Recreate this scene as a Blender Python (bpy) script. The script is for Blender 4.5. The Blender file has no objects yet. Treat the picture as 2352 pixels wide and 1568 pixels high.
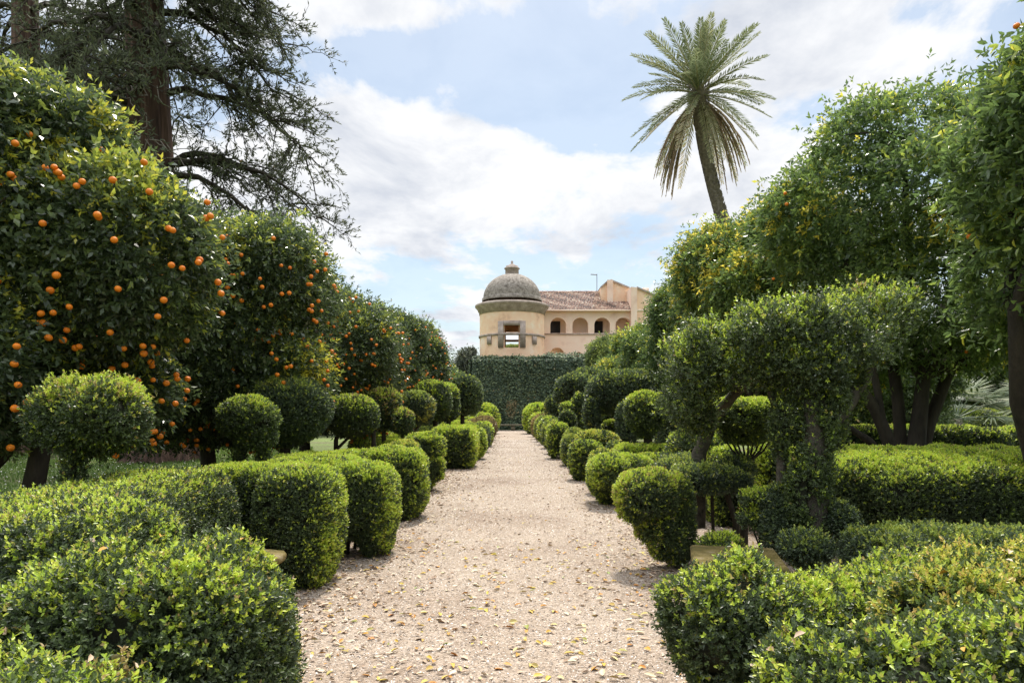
import bpy, math
import numpy as np
S = bpy.context.scene
# ------------------------------------------------------------------ camera, sky, sun
CAMZ = 1.6; F = 1568.0; VX = 1188.0; VY = 944.0     # focal length and vanishing point in 2352-px photo units
cam_d = bpy.data.cameras.new("camera"); cam = bpy.data.objects.new("camera", cam_d); S.collection.objects.link(cam)
cam.location = (0, 0, CAMZ); cam.rotation_euler = (math.pi/2, 0, 0)
cam_d.sensor_width = 36.0; cam_d.lens = 24.0
cam_d.shift_x = -12/2352; cam_d.shift_y = 160/2352
cam_d.clip_start = 0.05; cam_d.clip_end = 4000
S.camera = cam
SUN_AZ = math.radians(8)       # from straight ahead (+Y) towards +X
SUN_EL = math.radians(62)
sd = bpy.data.lights.new("sun", 'SUN'); sd.energy = 2.9; sd.angle = math.radians(7); sd.color = (1.0, .94, .84)
sun = bpy.data.objects.new("sun", sd); S.collection.objects.link(sun); sun.location = (8, 10, 30)
sun.rotation_euler = (math.pi/2 - SUN_EL, 0, math.pi - SUN_AZ)
W = bpy.data.worlds.new("World"); S.world = W; W.use_nodes = True
nt = W.node_tree; N = nt.nodes; Lk = nt.links; N.clear()
def wn(t, **k):
    n = N.new(t)
    for a, b in k.items(): setattr(n, a, b)
    return n
def wmath(op, a, b=None, c=None, clamp=False):
    n = wn('ShaderNodeMath', operation=op, use_clamp=clamp)
    for i, v in enumerate((a, b, c)):
        if v is None: continue
        if isinstance(v, (int, float)): n.inputs[i].default_value = v
        else: Lk.new(v, n.inputs[i])
    return n.outputs[0]
sky = wn('ShaderNodeTexSky', sky_type='NISHITA', sun_disc=False, sun_elevation=SUN_EL, sun_rotation=SUN_AZ, dust_density=1.5, ozone_density=1.2)
bg1 = wn('ShaderNodeBackground'); bg1.inputs[1].default_value = .105
tn = wn('ShaderNodeMix', data_type='RGBA', blend_type='MULTIPLY'); tn.inputs[0].default_value = 1; Lk.new(sky.outputs[0], tn.inputs[6]); tn.inputs[7].default_value = (.94, .98, .92, 1); Lk.new(tn.outputs[2], bg1.inputs[0])
tc = wn('ShaderNodeTexCoord'); sep = wn('ShaderNodeSeparateXYZ'); Lk.new(tc.outputs['Generated'], sep.inputs[0])
dx, dy, dz = sep.outputs
zc = wmath('MAXIMUM', wmath('ADD', dz, .16), .06)
cu = wmath('DIVIDE', dx, zc); cv = wmath('DIVIDE', dy, zc)
comb = wn('ShaderNodeCombineXYZ'); Lk.new(cu, comb.inputs[0]); Lk.new(cv, comb.inputs[1])
def wnoise(scale, det, rough, off, dist=0.0):
    m = wn('ShaderNodeMapping'); Lk.new(comb.outputs[0], m.inputs[0]); m.inputs['Location'].default_value = off
    m.inputs['Scale'].default_value = (1.0, .8, 1)
    n = wn('ShaderNodeTexNoise'); n.inputs['Scale'].default_value = scale; n.inputs['Detail'].default_value = det
    n.inputs['Roughness'].default_value = rough; n.inputs['Distortion'].default_value = dist
    Lk.new(m.outputs[0], n.inputs['Vector']); return n.outputs[0]
n1 = wnoise(1.3, 12, .6, (3.1, 1.7, 0), .25)
n2 = wnoise(2.2, 8, .6, (9.3, 4.2, 0), .3)
# clear patches and banks of cloud, by direction in the sky
def blob(px, py, rx, ry, amp):
    vx, vz = (px-VX)/F, (VY-py)/F
    a = wmath('DIVIDE', wmath('SUBTRACT', wmath('DIVIDE', dx, wmath('MAXIMUM', dy, .05)), vx), rx/F)
    b = wmath('DIVIDE', wmath('SUBTRACT', wmath('DIVIDE', dz, wmath('MAXIMUM', dy, .05)), vz), ry/F)
    r2 = wmath('ADD', wmath('MULTIPLY', a, a), wmath('MULTIPLY', b, b))
    e = wmath('EXPONENT', wmath('MULTIPLY', r2, -1.0))
    e = wmath('MULTIPLY', e, wmath('GREATER_THAN', dy, .02))
    return wmath('MULTIPLY', e, amp)
cov = wmath('ADD', wmath('MULTIPLY', wmath('SUBTRACT', n1, .5), 2.0), .545)
cov = wmath('ADD', cov, wmath('MULTIPLY', wmath('SUBTRACT', wnoise(4.2, 8, .6, (2.2, 7.7, 0), .2), .5), .7))
for bl in ((1230, 180, 330, 120, -.26), (860, 120, 170, 70, -.17), (1080, 230, 150, 40, -.05), (1380, 330, 170, 60, -.16), (1860, 250, 130, 80, -.15), (760, 560, 110, 70, -.1),
           (960, 600, 200, 60, -.12), (1210, 460, 100, 30, -.06), (2120, 30, 130, 40, -.1), (1000, 20, 240, 55, .22), (2050, 150, 260, 110, .16), (1650, 60, 250, 70, .1),
           (1000, 340, 330, 75, .22), (1310, 470, 420, 100, .2), (1700, 420, 250, 90, .2), (300, 200, 400, 300, .15), (1330, 105, 60, 26, .12), (1040, 205, 50, 30, .12)):
    cov = wmath('ADD', cov, blob(*bl))
mr = wn('ShaderNodeMapRange', interpolation_type='SMOOTHSTEP'); Lk.new(cov, mr.inputs[0])
mr.inputs[1].default_value = .40; mr.inputs[2].default_value = .64
ccol = wn('ShaderNodeValToRGB'); Lk.new(n2, ccol.inputs[0])
ccol.color_ramp.elements[0].position = .33; ccol.color_ramp.elements[0].color = (.62, .66, .74, 1)
ccol.color_ramp.elements[1].position = .52; ccol.color_ramp.elements[1].color = (.93, .94, .96, 1)
bg2 = wn('ShaderNodeBackground'); Lk.new(ccol.outputs[0], bg2.inputs[0]); ovh = wn('ShaderNodeMapRange', interpolation_type='SMOOTHSTEP'); Lk.new(dz, ovh.inputs[0]); ovh.inputs[1].default_value = .52; ovh.inputs[2].default_value = .85; ovh.inputs[3].default_value = .70; ovh.inputs[4].default_value = 2.6; Lk.new(ovh.outputs[0], bg2.inputs[1])   # unseen cloud above the view, brightened as added fill for the shadows
mxs = wn('ShaderNodeMixShader')
lowhaze = wmath('MULTIPLY', wmath('SUBTRACT', 1.0, wmath('MULTIPLY', wmath('ABSOLUTE', dz), 7.0, clamp=True)), .55)
fac = wmath('MAXIMUM', mr.outputs[0], wmath('ADD', lowhaze, .26), clamp=True)
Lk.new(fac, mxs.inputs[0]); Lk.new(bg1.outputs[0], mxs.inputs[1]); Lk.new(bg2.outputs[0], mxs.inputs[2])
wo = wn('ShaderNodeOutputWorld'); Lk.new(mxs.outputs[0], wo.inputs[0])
S.view_settings.view_transform = 'Standard'; S.view_settings.look = 'None'; S.view_settings.exposure = .63; S.view_settings.gamma = 1
S.render.engine = 'CYCLES'
S.cycles.max_bounces = 6; S.cycles.diffuse_bounces = 4; S.cycles.glossy_bounces = 2; S.cycles.transmission_bounces = 4; S.cycles.transparent_max_bounces = 4
S.cycles.caustics_reflective = False; S.cycles.caustics_refractive = False

# ------------------------------------------------------------------ helpers
rng = np.random.default_rng(11)
A = np.array
def at(px, py, D): return A([(px-VX)*D/F, D, CAMZ+(VY-py)*D/F])
_ks = np.random.default_rng(3).normal(size=(24, 3)); _ph = np.random.default_rng(4).uniform(0, 6.28, 24)
def fbm(P, scale, o=0):
    s = 0
    for i in range(8):
        k = _ks[(i*3+o) % 24]; f = scale*(1+.45*i)
        s = s+np.sin((P@k)*f+_ph[(i+o) % 24]+1.7*np.sin((P@_ks[(i+7+o) % 24])*f*.6))/(1+.35*i)
    return s/3.2
def norm(v): return v/np.maximum(np.linalg.norm(v, axis=-1, keepdims=True), 1e-9)
class Geo:
    """quads + a per-face tint + a per-face material slot, collected and linked as one mesh"""
    def __init__(s): s.v = []; s.q = []; s.t = []; s.m = []; s.n = 0
    def add(s, v, q, t=0.0, m=0):
        v = np.asarray(v, float).reshape(-1, 3); q = np.asarray(q, int)
        if len(q) == 0: return
        s.v.append(v); s.q.append(q+s.n); s.n += len(v)
        s.t.append(np.broadcast_to(np.asarray(t, float), (len(q),))); s.m.append(np.full(len(q), m))
    def build(s, name, mats, parent=None, flat=False, base=None):
        if base is None: base = A(parent.location) if parent is not None and parent.parent is None else (A(parent['wl']) if parent is not None and 'wl' in parent else np.zeros(3))
        me = bpy.data.meshes.new(name)
        v = np.concatenate(s.v)-base; q = np.concatenate(s.q); t = np.concatenate(s.t); m = np.concatenate(s.m)
        me.vertices.add(len(v)); me.vertices.foreach_set('co', v.astype(np.float32).ravel())
        me.loops.add(q.size); me.loops.foreach_set('vertex_index', q.astype(np.int32).ravel())
        me.polygons.add(len(q)); me.polygons.foreach_set('loop_start', np.arange(0, q.size, 4, dtype=np.int32))
        me.polygons.foreach_set('material_index', m.astype(np.int32))
        a = me.attributes.new('tint', 'FLOAT', 'FACE'); a.data.foreach_set('value', t.astype(np.float32))
        me.update(calc_edges=True)
        if flat: me.polygons.foreach_set('use_smooth', np.zeros(len(q), bool))
        for mt in (mats if isinstance(mats, (list, tuple)) else [mats]): me.materials.append(mt)
        o = bpy.data.objects.new(name, me); S.collection.objects.link(o)
        if parent is not None: o.parent = parent
        else: o.location = base
        return o
def thing(name, label, cat, loc, group=None):
    o = bpy.data.objects.new(name, None); S.collection.objects.link(o)
    o.location = [float(x) for x in loc]; o['label'] = label; o['category'] = cat; o.empty_display_size = .2
    if group: o['group'] = group
    return o
def tag(o, label=None, cat=None, group=None, kind=None):
    for k, v in (('label', label), ('category', cat), ('group', group), ('kind', kind)):
        if v: o[k] = v
    return o

# ---- materials
def mat(name, build):
    m = bpy.data.materials.new(name); m.use_nodes = True; t = m.node_tree; t.nodes.clear()
    out = t.nodes.new('ShaderNodeOutputMaterial')
    def nd(ty, **k):
        n = t.nodes.new(ty)
        for a, b in k.items():
            if a.startswith('in_'):
                key = a[3:]; key = int(key) if key.isdigit() else key.replace('_', ' ')
                if hasattr(b, 'is_linked'): t.links.new(b, n.inputs[key])
                else: n.inputs[key].default_value = b
            else: setattr(n, a, b)
        return n
    sh = build(nd, t); t.links.new(sh, out.inputs[0]); return m
def ramp(nd, fac, stops, mode='LINEAR'):
    r = nd('ShaderNodeValToRGB', in_0=fac); cr = r.color_ramp; cr.interpolation = mode
    while len(cr.elements) < len(stops): cr.elements.new(.5)
    for e, (p, c) in zip(cr.elements, stops): e.position = p; e.color = (*c, 1)
    return r.outputs[0]
def leafmat(name, stops, rough=.38, trans=.24, spec=.5):
    def b(nd, t):
        at_ = nd('ShaderNodeAttribute', attribute_name='tint')
        col = ramp(nd, at_.outputs['Fac'], stops)
        p = nd('ShaderNodeBsdfPrincipled', in_0=col, in_Roughness=rough); p.inputs['Specular IOR Level'].default_value = spec
        hs = nd('ShaderNodeHueSaturation', in_Color=col, in_Value=1.85, in_Saturation=.98)
        tr = nd('ShaderNodeBsdfTranslucent', in_0=hs.outputs[0])
        mx = nd('ShaderNodeMixShader', in_0=trans, in_1=p.outputs[0], in_2=tr.outputs[0])
        return mx.outputs[0]
    return mat(name, b)
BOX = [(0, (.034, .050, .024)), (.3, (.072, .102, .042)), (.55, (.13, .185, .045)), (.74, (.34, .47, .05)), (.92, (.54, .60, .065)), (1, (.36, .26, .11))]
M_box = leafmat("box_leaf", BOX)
M_boxdull = leafmat("dull_box_leaf", [(0, (.038, .058, .036)), (.35, (.085, .12, .06)), (.6, (.15, .21, .06)), (.85, (.31, .39, .06)), (1, (.44, .42, .08))])
M_boxgold = leafmat("gold_box_leaf", [(0, (.035, .055, .025)), (.3, (.09, .13, .04)), (.55, (.20, .28, .05)), (.8, (.42, .50, .07)), (.92, (.58, .54, .09)), (1, (.58, .42, .12))])
M_boxbrown = leafmat("rusty_box_leaf", [(0, (.06, .05, .03)), (.4, (.15, .12, .05)), (.7, (.28, .20, .09)), (1, (.38, .32, .10))])
M_orl = leafmat("orange_tree_leaf", [(0, (.034, .054, .028)), (.4, (.074, .108, .044)), (.65, (.14, .19, .05)), (.88, (.31, .37, .055)), (1, (.52, .48, .05))], rough=.28, trans=.33, spec=.6)
M_orr = leafmat("bitter_orange_leaf", [(0, (.042, .068, .03)), (.4, (.088, .14, .045)), (.7, (.17, .245, .055)), (.9, (.34, .40, .055)), (1, (.60, .50, .06))], rough=.3, trans=.42, spec=.55)
M_gold = leafmat("yellow_orange_leaf", [(0, (.06, .11, .02)), (.4, (.16, .24, .03)), (.8, (.42, .44, .03)), (1, (.62, .52, .03))], rough=.35, trans=.4)
M_ivy = leafmat("ivy_leaf", [(0, (.05, .08, .055)), (.4, (.12, .165, .10)), (.75, (.22, .275, .13)), (.95, (.30, .25, .13)), (1, (.30, .25, .13))], rough=.6, spec=.3, trans=.15)
M_red = leafmat("redwood_needle", [(0, (.05, .055, .038)), (.5, (.10, .12, .065)), (.8, (.12, .14, .06)), (1, (.20, .14, .08))], rough=.6, trans=.25, spec=.25)
M_palm = leafmat("palm_leaflet", [(0, (.10, .13, .07)), (.4, (.19, .22, .11)), (.6, (.34, .33, .18)), (.75, (.50, .42, .27)), (1, (.46, .33, .22))], rough=.4, trans=.3)
M_fan = leafmat("fan_palm_leaf", [(0, (.06, .09, .05)), (.5, (.20, .25, .15)), (1, (.45, .45, .30))], rough=.4, trans=.25)
M_strap = leafmat("strap_leaf", [(0, (.015, .045, .018)), (.6, (.03, .09, .03)), (1, (.08, .18, .05))], rough=.3, trans=.25)
M_olive = leafmat("olive_leaf", [(0, (.05, .065, .045)), (.5, (.12, .14, .09)), (1, (.25, .26, .17))], rough=.5, trans=.25)
M_farleaf = leafmat("far_tree_leaf", [(0, (.05, .075, .035)), (.5, (.12, .17, .05)), (1, (.30, .35, .07))], rough=.5, trans=.3)
M_grassb = leafmat("grass_blade", [(0, (.06, .11, .02)), (.6, (.14, .22, .04)), (1, (.30, .32, .12))], rough=.5, trans=.3)
def noise_col(name, stops, scale, det=6, rough=.85, bump=.0, bscale=None, spec=.3, attr=False, coord='Object', stretch=(1, 1, 1), rg=.6):
    def b(nd, t):
        tcn = nd('ShaderNodeTexCoord'); mp = nd('ShaderNodeMapping', in_0=tcn.outputs[coord]); mp.inputs['Scale'].default_value = stretch
        n = nd('ShaderNodeTexNoise', in_Vector=mp.outputs[0], in_Scale=scale, in_Detail=det, in_Roughness=rg)
        col = ramp(nd, n.outputs[0], stops)
        p = nd('ShaderNodeBsdfPrincipled', in_0=col, in_Roughness=rough); p.inputs['Specular IOR Level'].default_value = spec
        if bump:
            n2_ = nd('ShaderNodeTexNoise', in_Vector=mp.outputs[0], in_Scale=bscale or scale*4, in_Detail=5.0, in_Roughness=.65)
            bp = nd('ShaderNodeBump', in_Strength=bump, in_Distance=.02, in_Height=n2_.outputs[0]); t.links.new(bp.outputs[0], p.inputs['Normal'])
        return p.outputs[0]
    return mat(name, b)
M_twig = noise_col("dark_twig", [(.3, (.022, .019, .013)), (.7, (.055, .045, .03))], 14, bump=.6)
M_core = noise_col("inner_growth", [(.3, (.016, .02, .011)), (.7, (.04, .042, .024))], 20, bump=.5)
M_bark = noise_col("orange_bark", [(.3, (.020, .017, .013)), (.7, (.06, .05, .035))], 9, bump=.9, stretch=(1, 1, .35))
M_redbark = noise_col("redwood_bark", [(.32, (.03, .018, .013)), (.5, (.085, .05, .036)), (.7, (.18, .11, .08))], 6, bump=1.0, bscale=12, stretch=(1, 1, .08))
M_deadtwig = noise_col("pale_dead_twig", [(.3, (.16, .14, .11)), (.7, (.34, .30, .26))], 8)
M_stem = noise_col("ivy_clad_stem", [(.3, (.04, .036, .028)), (.7, (.12, .105, .08))], 12, bump=.8)
M_palmbark = noise_col("palm_bark", [(.3, (.13, .11, .09)), (.7, (.32, .28, .23))], 9, bump=.8, bscale=26)
M_orange = noise_col("orange_peel", [(.3, (.70, .155, .004)), (.7, (.90, .27, .008))], 6, rough=.5, bump=.25, bscale=140, spec=.45)
M_plaster = noise_col("pale_plaster", [(.32, (.70, .45, .30)), (.45, (.93, .63, .42)), (.55, (.95, .69, .48)), (.7, (.97, .82, .66))], .7, det=9, rough=.9, bump=.15, bscale=14, rg=.65)
M_plaster2 = noise_col("pink_plaster", [(.32, (.80, .57, .44)), (.45, (.95, .72, .56)), (.68, (.97, .80, .65))], .6, det=8, rough=.9, bump=.1, bscale=14)
M_stone = noise_col("grey_brown_stone", [(.3, (.26, .205, .17)), (.55, (.44, .36, .305)), (.75, (.60, .51, .45))], 2.2, det=9, bump=.5, bscale=18)
M_dome = noise_col("pitted_dome_render", [(.36, (.09, .075, .06)), (.45, (.20, .17, .14)), (.55, (.33, .29, .25)), (.66, (.46, .42, .36))], 3.4, det=12, bump=.8, bscale=9, rg=.8)
M_mossy = noise_col("mossy_stone", [(.3, (.05, .05, .014)), (.48, (.125, .095, .022)), (.6, (.19, .145, .05)), (.75, (.28, .23, .15))], 7, det=9, bump=.5, bscale=45)
M_bench = noise_col("weathered_bench_stone", [(.3, (.07, .065, .04)), (.5, (.17, .155, .10)), (.75, (.30, .28, .21))], 9, det=9, bump=.5, bscale=45)
M_dark = noise_col("dark_interior", [(.3, (.02, .02, .022)), (.7, (.035, .035, .04))], 2)
M_shutter = noise_col("grey_window_wood", [(.3, (.06, .065, .07)), (.7, (.11, .115, .12))], 3)
M_metal = noise_col("grey_metal", [(.3, (.16, .16, .16)), (.7, (.25, .25, .25))], 5, rough=.5)
M_soil = noise_col("litter_soil", [(.3, (.07, .05, .035)), (.5, (.15, .11, .08)), (.7, (.30, .23, .17))], 9, det=12, bump=.8, bscale=30, rg=.75)
def tile_m(nd, t):
    tcn = nd('ShaderNodeTexCoord'); a = nd('ShaderNodeAttribute', attribute_name='tint')
    col = ramp(nd, a.outputs['Fac'], [(0, (.10, .065, .05)), (.3, (.22, .13, .095)), (.6, (.36, .22, .16)), (1, (.52, .42, .33))])
    p = nd('ShaderNodeBsdfPrincipled', in_0=col, in_Roughness=.85); return p.outputs[0]
M_tile = mat("clay_tile", tile_m)
def gravel_m(nd, t):
    tcn = nd('ShaderNodeTexCoord'); V = tcn.outputs['Object']
    big = nd('ShaderNodeTexNoise', in_Vector=V, in_Scale=.55, in_Detail=9.0)
    v = nd('ShaderNodeTexVoronoi', in_Vector=V, in_Scale=85.0); v2 = nd('ShaderNodeTexVoronoi', in_Vector=V, in_Scale=23.0)
    sp = nd('ShaderNodeSeparateColor', in_0=v.outputs['Color']); sp2 = nd('ShaderNodeSeparateColor', in_0=v2.outputs['Color'])
    c1 = ramp(nd, sp.outputs[0], [(0, (.10, .083, .065)), (.18, (.25, .21, .17)), (.5, (.40, .34, .28)), (.8, (.52, .45, .38)), (1, (.74, .67, .62))])
    c2 = ramp(nd, sp2.outputs[1], [(0, (.30, .235, .18)), (.5, (.42, .35, .29)), (1, (.55, .48, .41))])
    c3 = ramp(nd, big.outputs[0], [(.32, (.64, .55, .47)), (.48, (.86, .79, .71)), (.62, (.94, .88, .80))])
    m1 = nd('ShaderNodeMix', data_type='RGBA', blend_type='MIX'); m1.inputs[0].default_value = .35
    t.links.new(c1, m1.inputs[6]); t.links.new(c2, m1.inputs[7])
    m2 = nd('ShaderNodeMix', data_type='RGBA', blend_type='MULTIPLY'); m2.inputs[0].default_value = 1
    t.links.new(m1.outputs[2], m2.inputs[6]); t.links.new(c3, m2.inputs[7])
    p = nd('ShaderNodeBsdfPrincipled', in_0=m2.outputs[2], in_Roughness=.9)
    bp = nd('ShaderNodeBump', in_Strength=.7, in_Distance=.012, in_Height=v.outputs['Distance']); bp.invert = True
    t.links.new(bp.outputs[0], p.inputs['Normal']); return p.outputs[0]
M_gravel = mat("gravel", gravel_m)
def lawn_m(nd, t):
    tcn = nd('ShaderNodeTexCoord'); V = tcn.outputs['Object']
    n = nd('ShaderNodeTexNoise', in_Vector=V, in_Scale=.35, in_Detail=8.0); n2_ = nd('ShaderNodeTexNoise', in_Vector=V, in_Scale=28.0, in_Detail=5.0, in_Roughness=.7)
    c1 = ramp(nd, n.outputs[0], [(.36, (.20, .17, .09)), (.46, (.15, .19, .05)), (.7, (.19, .26, .06))])
    c2 = ramp(nd, n2_.outputs[0], [(.3, (.35, .35, .35)), (.7, (1.25, 1.25, 1.2))])
    m2 = nd('ShaderNodeMix', data_type='RGBA', blend_type='MULTIPLY'); m2.inputs[0].default_value = 1
    t.links.new(c1, m2.inputs[6]); t.links.new(c2, m2.inputs[7])
    p = nd('ShaderNodeBsdfPrincipled', in_0=m2.outputs[2], in_Roughness=.9)
    bp = nd('ShaderNodeBump', in_Strength=.8, in_Distance=.04, in_Height=n2_.outputs[0]); t.links.new(bp.outputs[0], p.inputs['Normal']); return p.outputs[0]
M_lawn = mat("lawn_ground", lawn_m)
def attr_m(name, stops, rough=.8):
    def b(nd, t):
        a = nd('ShaderNodeAttribute', attribute_name='tint'); return nd('ShaderNodeBsdfPrincipled', in_0=ramp(nd, a.outputs['Fac'], stops), in_Roughness=rough).outputs[0]
    return mat(name, b)
M_dry = attr_m("dry_leaf", [(0, (.20, .12, .07)), (.25, (.42, .29, .19)), (.6, (.64, .50, .36)), (.8, (.68, .58, .43)), (.88, (.52, .40, .05)), (.94, (.58, .24, .04)), (1, (.20, .28, .05))], .6)
M_pebble = attr_m("pebble", [(0, (.16, .13, .11)), (.4, (.42, .35, .29)), (.8, (.66, .58, .50)), (1, (.85, .80, .75))], .8)

# ---- surfaces to sample
_grid = {}
def cubesphere(n):
    if n in _grid: return _grid[n]
    u = np.linspace(-1, 1, n+1); vs = []; qs = []; o = 0
    u = np.tan(u*math.pi/4)
    for ax in range(3):
        for s in (-1, 1):
            a, b = np.meshgrid(u, u, indexing='ij'); P = np.zeros((n+1, n+1, 3))
            P[..., ax] = s; P[..., (ax+1) % 3] = a*s; P[..., (ax+2) % 3] = b
            vs.append(P.reshape(-1, 3)); i = np.arange(n)[:, None]*(n+1)+np.arange(n)[None]; i = i.ravel()+o
            qs.append(np.stack([i, i+n+1, i+n+2, i+1], 1)); o += (n+1)**2
    V = norm(np.concatenate(vs)); Q = np.concatenate(qs); _grid[n] = (V, Q); return V, Q
class Ell:
    """rounded lump: superellipsoid, p=2 ball, p=4 rounded block; tap narrows the foot"""
    def __init__(s, c, r, p=2.0, rot=0.0, tap=0.0, pz=None):
        s.c = A(c, float); s.r = A(r, float); s.p = p; s.rot = rot; s.tap = tap
        s.R = A([[math.cos(rot), -math.sin(rot), 0], [math.sin(rot), math.cos(rot), 0], [0, 0, 1]])
    def surf(s, n=18):
        V, Q = cubesphere(n); p = s.p
        k = (np.abs(V)**p).sum(1)**(-1/p); L = V*k[:, None]*s.r
        if s.tap: L[:, :2] *= (1-s.tap*np.clip(-L[:, 2:]/s.r[2], 0, 1)**1.5)
        return L@s.R.T+s.c, Q
    def inside(s, P, f=.93):
        L = (P-s.c)@s.R
        if s.tap: L = L.copy(); L[:, :2] /= (1-s.tap*np.clip(-L[:, 2:]/s.r[2], 0, 1)**1.5)
        return (np.abs(L/s.r)**s.p).sum(1) < f**s.p
class Sweep:
    """clipped hedge following a line on the ground"""
    def __init__(s, pts, w, z0, z1, p=4.0, n=60):
        P = A(pts, float); d = np.r_[0, np.cumsum(np.linalg.norm(np.diff(P, axis=0), axis=1))]
        tt = np.linspace(0, d[-1], n); C = np.stack([np.interp(tt, d, P[:, 0]), np.interp(tt, d, P[:, 1])], 1)
        for _ in range(6): C[1:-1] = (C[:-2]+2*C[1:-1]+C[2:])/4
        s.C = C; s.w = w; s.z0 = z0; s.z1 = z1; s.p = p
    def surf(s, n=None):
        C = s.C; T = norm(np.gradient(C, axis=0)); Nn = np.stack([-T[:, 1], T[:, 0]], 1)
        dd = np.r_[0, np.cumsum(np.linalg.norm(np.diff(C, axis=0), axis=1))]; e = np.minimum(dd, dd[-1]-dd)
        cap = np.clip(e/s.w, 0, 1); capw = np.maximum((1-(1-cap)**2.5)**(1/2.5), .02)
        m = 28; a = np.linspace(0, 2*np.pi, m, endpoint=False); ca, sa = np.cos(a), np.sin(a)
        k = (np.abs(ca)**s.p+np.abs(sa)**s.p)**(-1/s.p); h = (s.z1-s.z0)/2; zc_ = (s.z1+s.z0)/2
        X = C[:, None, 0]+Nn[:, None, 0]*(ca*k)[None]*s.w*capw[:, None]
        Y = C[:, None, 1]+Nn[:, None, 1]*(ca*k)[None]*s.w*capw[:, None]
        Z = zc_+(sa*k)[None]*h*np.maximum(capw, .6)[:, None]
        V = np.stack([X, Y, Z], 2).reshape(-1, 3); nn = len(C)
        i, j = np.meshgrid(np.arange(nn-1), np.arange(m), indexing='ij'); i = i.ravel(); j = j.ravel(); j2 = (j+1) % m
        return V, np.stack([i*m+j, (i+1)*m+j, (i+1)*m+j2, i*m+j2], 1)
    def inside(s, P, f=.93):
        d = np.full(len(P), 1e9)
        for a, b in zip(s.C[:-1:3], np.r_[s.C[3::3], s.C[-1:]]):
            ab = b-a; t = np.clip(((P[:, :2]-a)@ab)/max(ab@ab, 1e-9), 0, 1)
            d = np.minimum(d, np.linalg.norm(P[:, :2]-a-t[:, None]*ab, axis=1))
        h = (s.z1-s.z0)/2
        return (d/s.w)**s.p+(np.abs(P[:, 2]-(s.z1+s.z0)/2)/h)**s.p < f**s.p
def vnormals(V, Q):
    n = np.cross(V[Q[:, 2]]-V[Q[:, 0]], V[Q[:, 3]]-V[Q[:, 1]]); o = np.zeros_like(V)
    for k in range(4): np.add.at(o, Q[:, k], n)
    return norm(o), np.linalg.norm(n, axis=1)/2
def sample(prim, dens, lump=0.0, lscale=2.0):
    """points, normals on a prim at dens per m2"""
    V, Q = prim.surf(); vn, ar = vnormals(V, Q)
    c = V.mean(0)
    if ((V-c)*vn).sum() < 0: vn = -vn
    n = int(dens*ar.sum())
    f = rng.choice(len(Q), n, p=ar/ar.sum()); a, b = rng.random((2, n, 1)); q = Q[f]
    P = (V[q[:, 0]]*(1-a)+V[q[:, 1]]*a)*(1-b)+(V[q[:, 3]]*(1-a)+V[q[:, 2]]*a)*b
    Nn = norm((vn[q[:, 0]]*(1-a)+vn[q[:, 1]]*a)*(1-b)+(vn[q[:, 3]]*(1-a)+vn[q[:, 2]]*a)*b)
    return P, Nn
def leafquads(g, P, D, Nr, L, Wd, tint, m=0, six=False, curl=.12):
    """one leaf per row: base P, pointing D, face towards Nr"""
    n = len(P)
    if n == 0: return
    D = norm(D); Sd = norm(np.cross(D, Nr)); U = np.cross(Sd, D)
    L = np.broadcast_to(L, (n,))[:, None]; Wd = np.broadcast_to(Wd, (n,))[:, None]
    if not six:
        v = np.stack([P, P+D*L*.45+Sd*Wd*.5+U*L*curl, P+D*L, P+D*L*.45-Sd*Wd*.5+U*L*curl], 1)
        g.add(v.reshape(-1, 3), np.arange(n*4).reshape(n, 4), tint, m)
    else:
        v = np.stack([P, P+D*L*.28+Sd*Wd*.46+U*L*curl*.7, P+D*L*.68+Sd*Wd*.38+U*L*curl*.4, P+D*L-U*L*curl*.9,
                      P+D*L*.68-Sd*Wd*.38+U*L*curl*.4, P+D*L*.28-Sd*Wd*.46+U*L*curl*.7], 1)
        b = np.arange(n)[:, None]*6
        q = np.concatenate([b+A([0, 1, 2, 3]), b+A([0, 3, 4, 5])]); g.add(v.reshape(-1, 3), q, np.r_[tint, tint], m)
def sprigs(g, P, Ax, L, tint, k=5, spread=.75, step=.28, wr=.55, m=0, six=False, bright_tip=.0):
    n = len(P)
    if n == 0: return
    Ax = norm(Ax); r = norm(rng.normal(size=(n, 3))); e1 = norm(np.cross(Ax, r)); e2 = np.cross(Ax, e1)
    L = np.broadcast_to(L, (n,)); ph0 = rng.random(n)*6.28
    for j in range(k):
        ph = ph0+j*2.4; sp = spread*(1.15-.5*j/max(k-1, 1))*rng.uniform(.7, 1.3, n)
        rad = e1*np.cos(ph)[:, None]+e2*np.sin(ph)[:, None]
        D = Ax*np.cos(sp)[:, None]+rad*np.sin(sp)[:, None]
        Lj = L*rng.uniform(.75, 1.15, n)
        leafquads(g, P+Ax*(j*step*L)[:, None], D, Ax*1.0-rad*.3, Lj, Lj*wr, np.clip(tint+bright_tip*(j/k)+rng.normal(0, .05, n), 0, 1), m, six)
def lod(P, base, px=2.1):
    d = np.median(np.linalg.norm(P[:, :2], axis=1)) if len(P) > 1 else 5
    return max(base, d*px/683.0)
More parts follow.
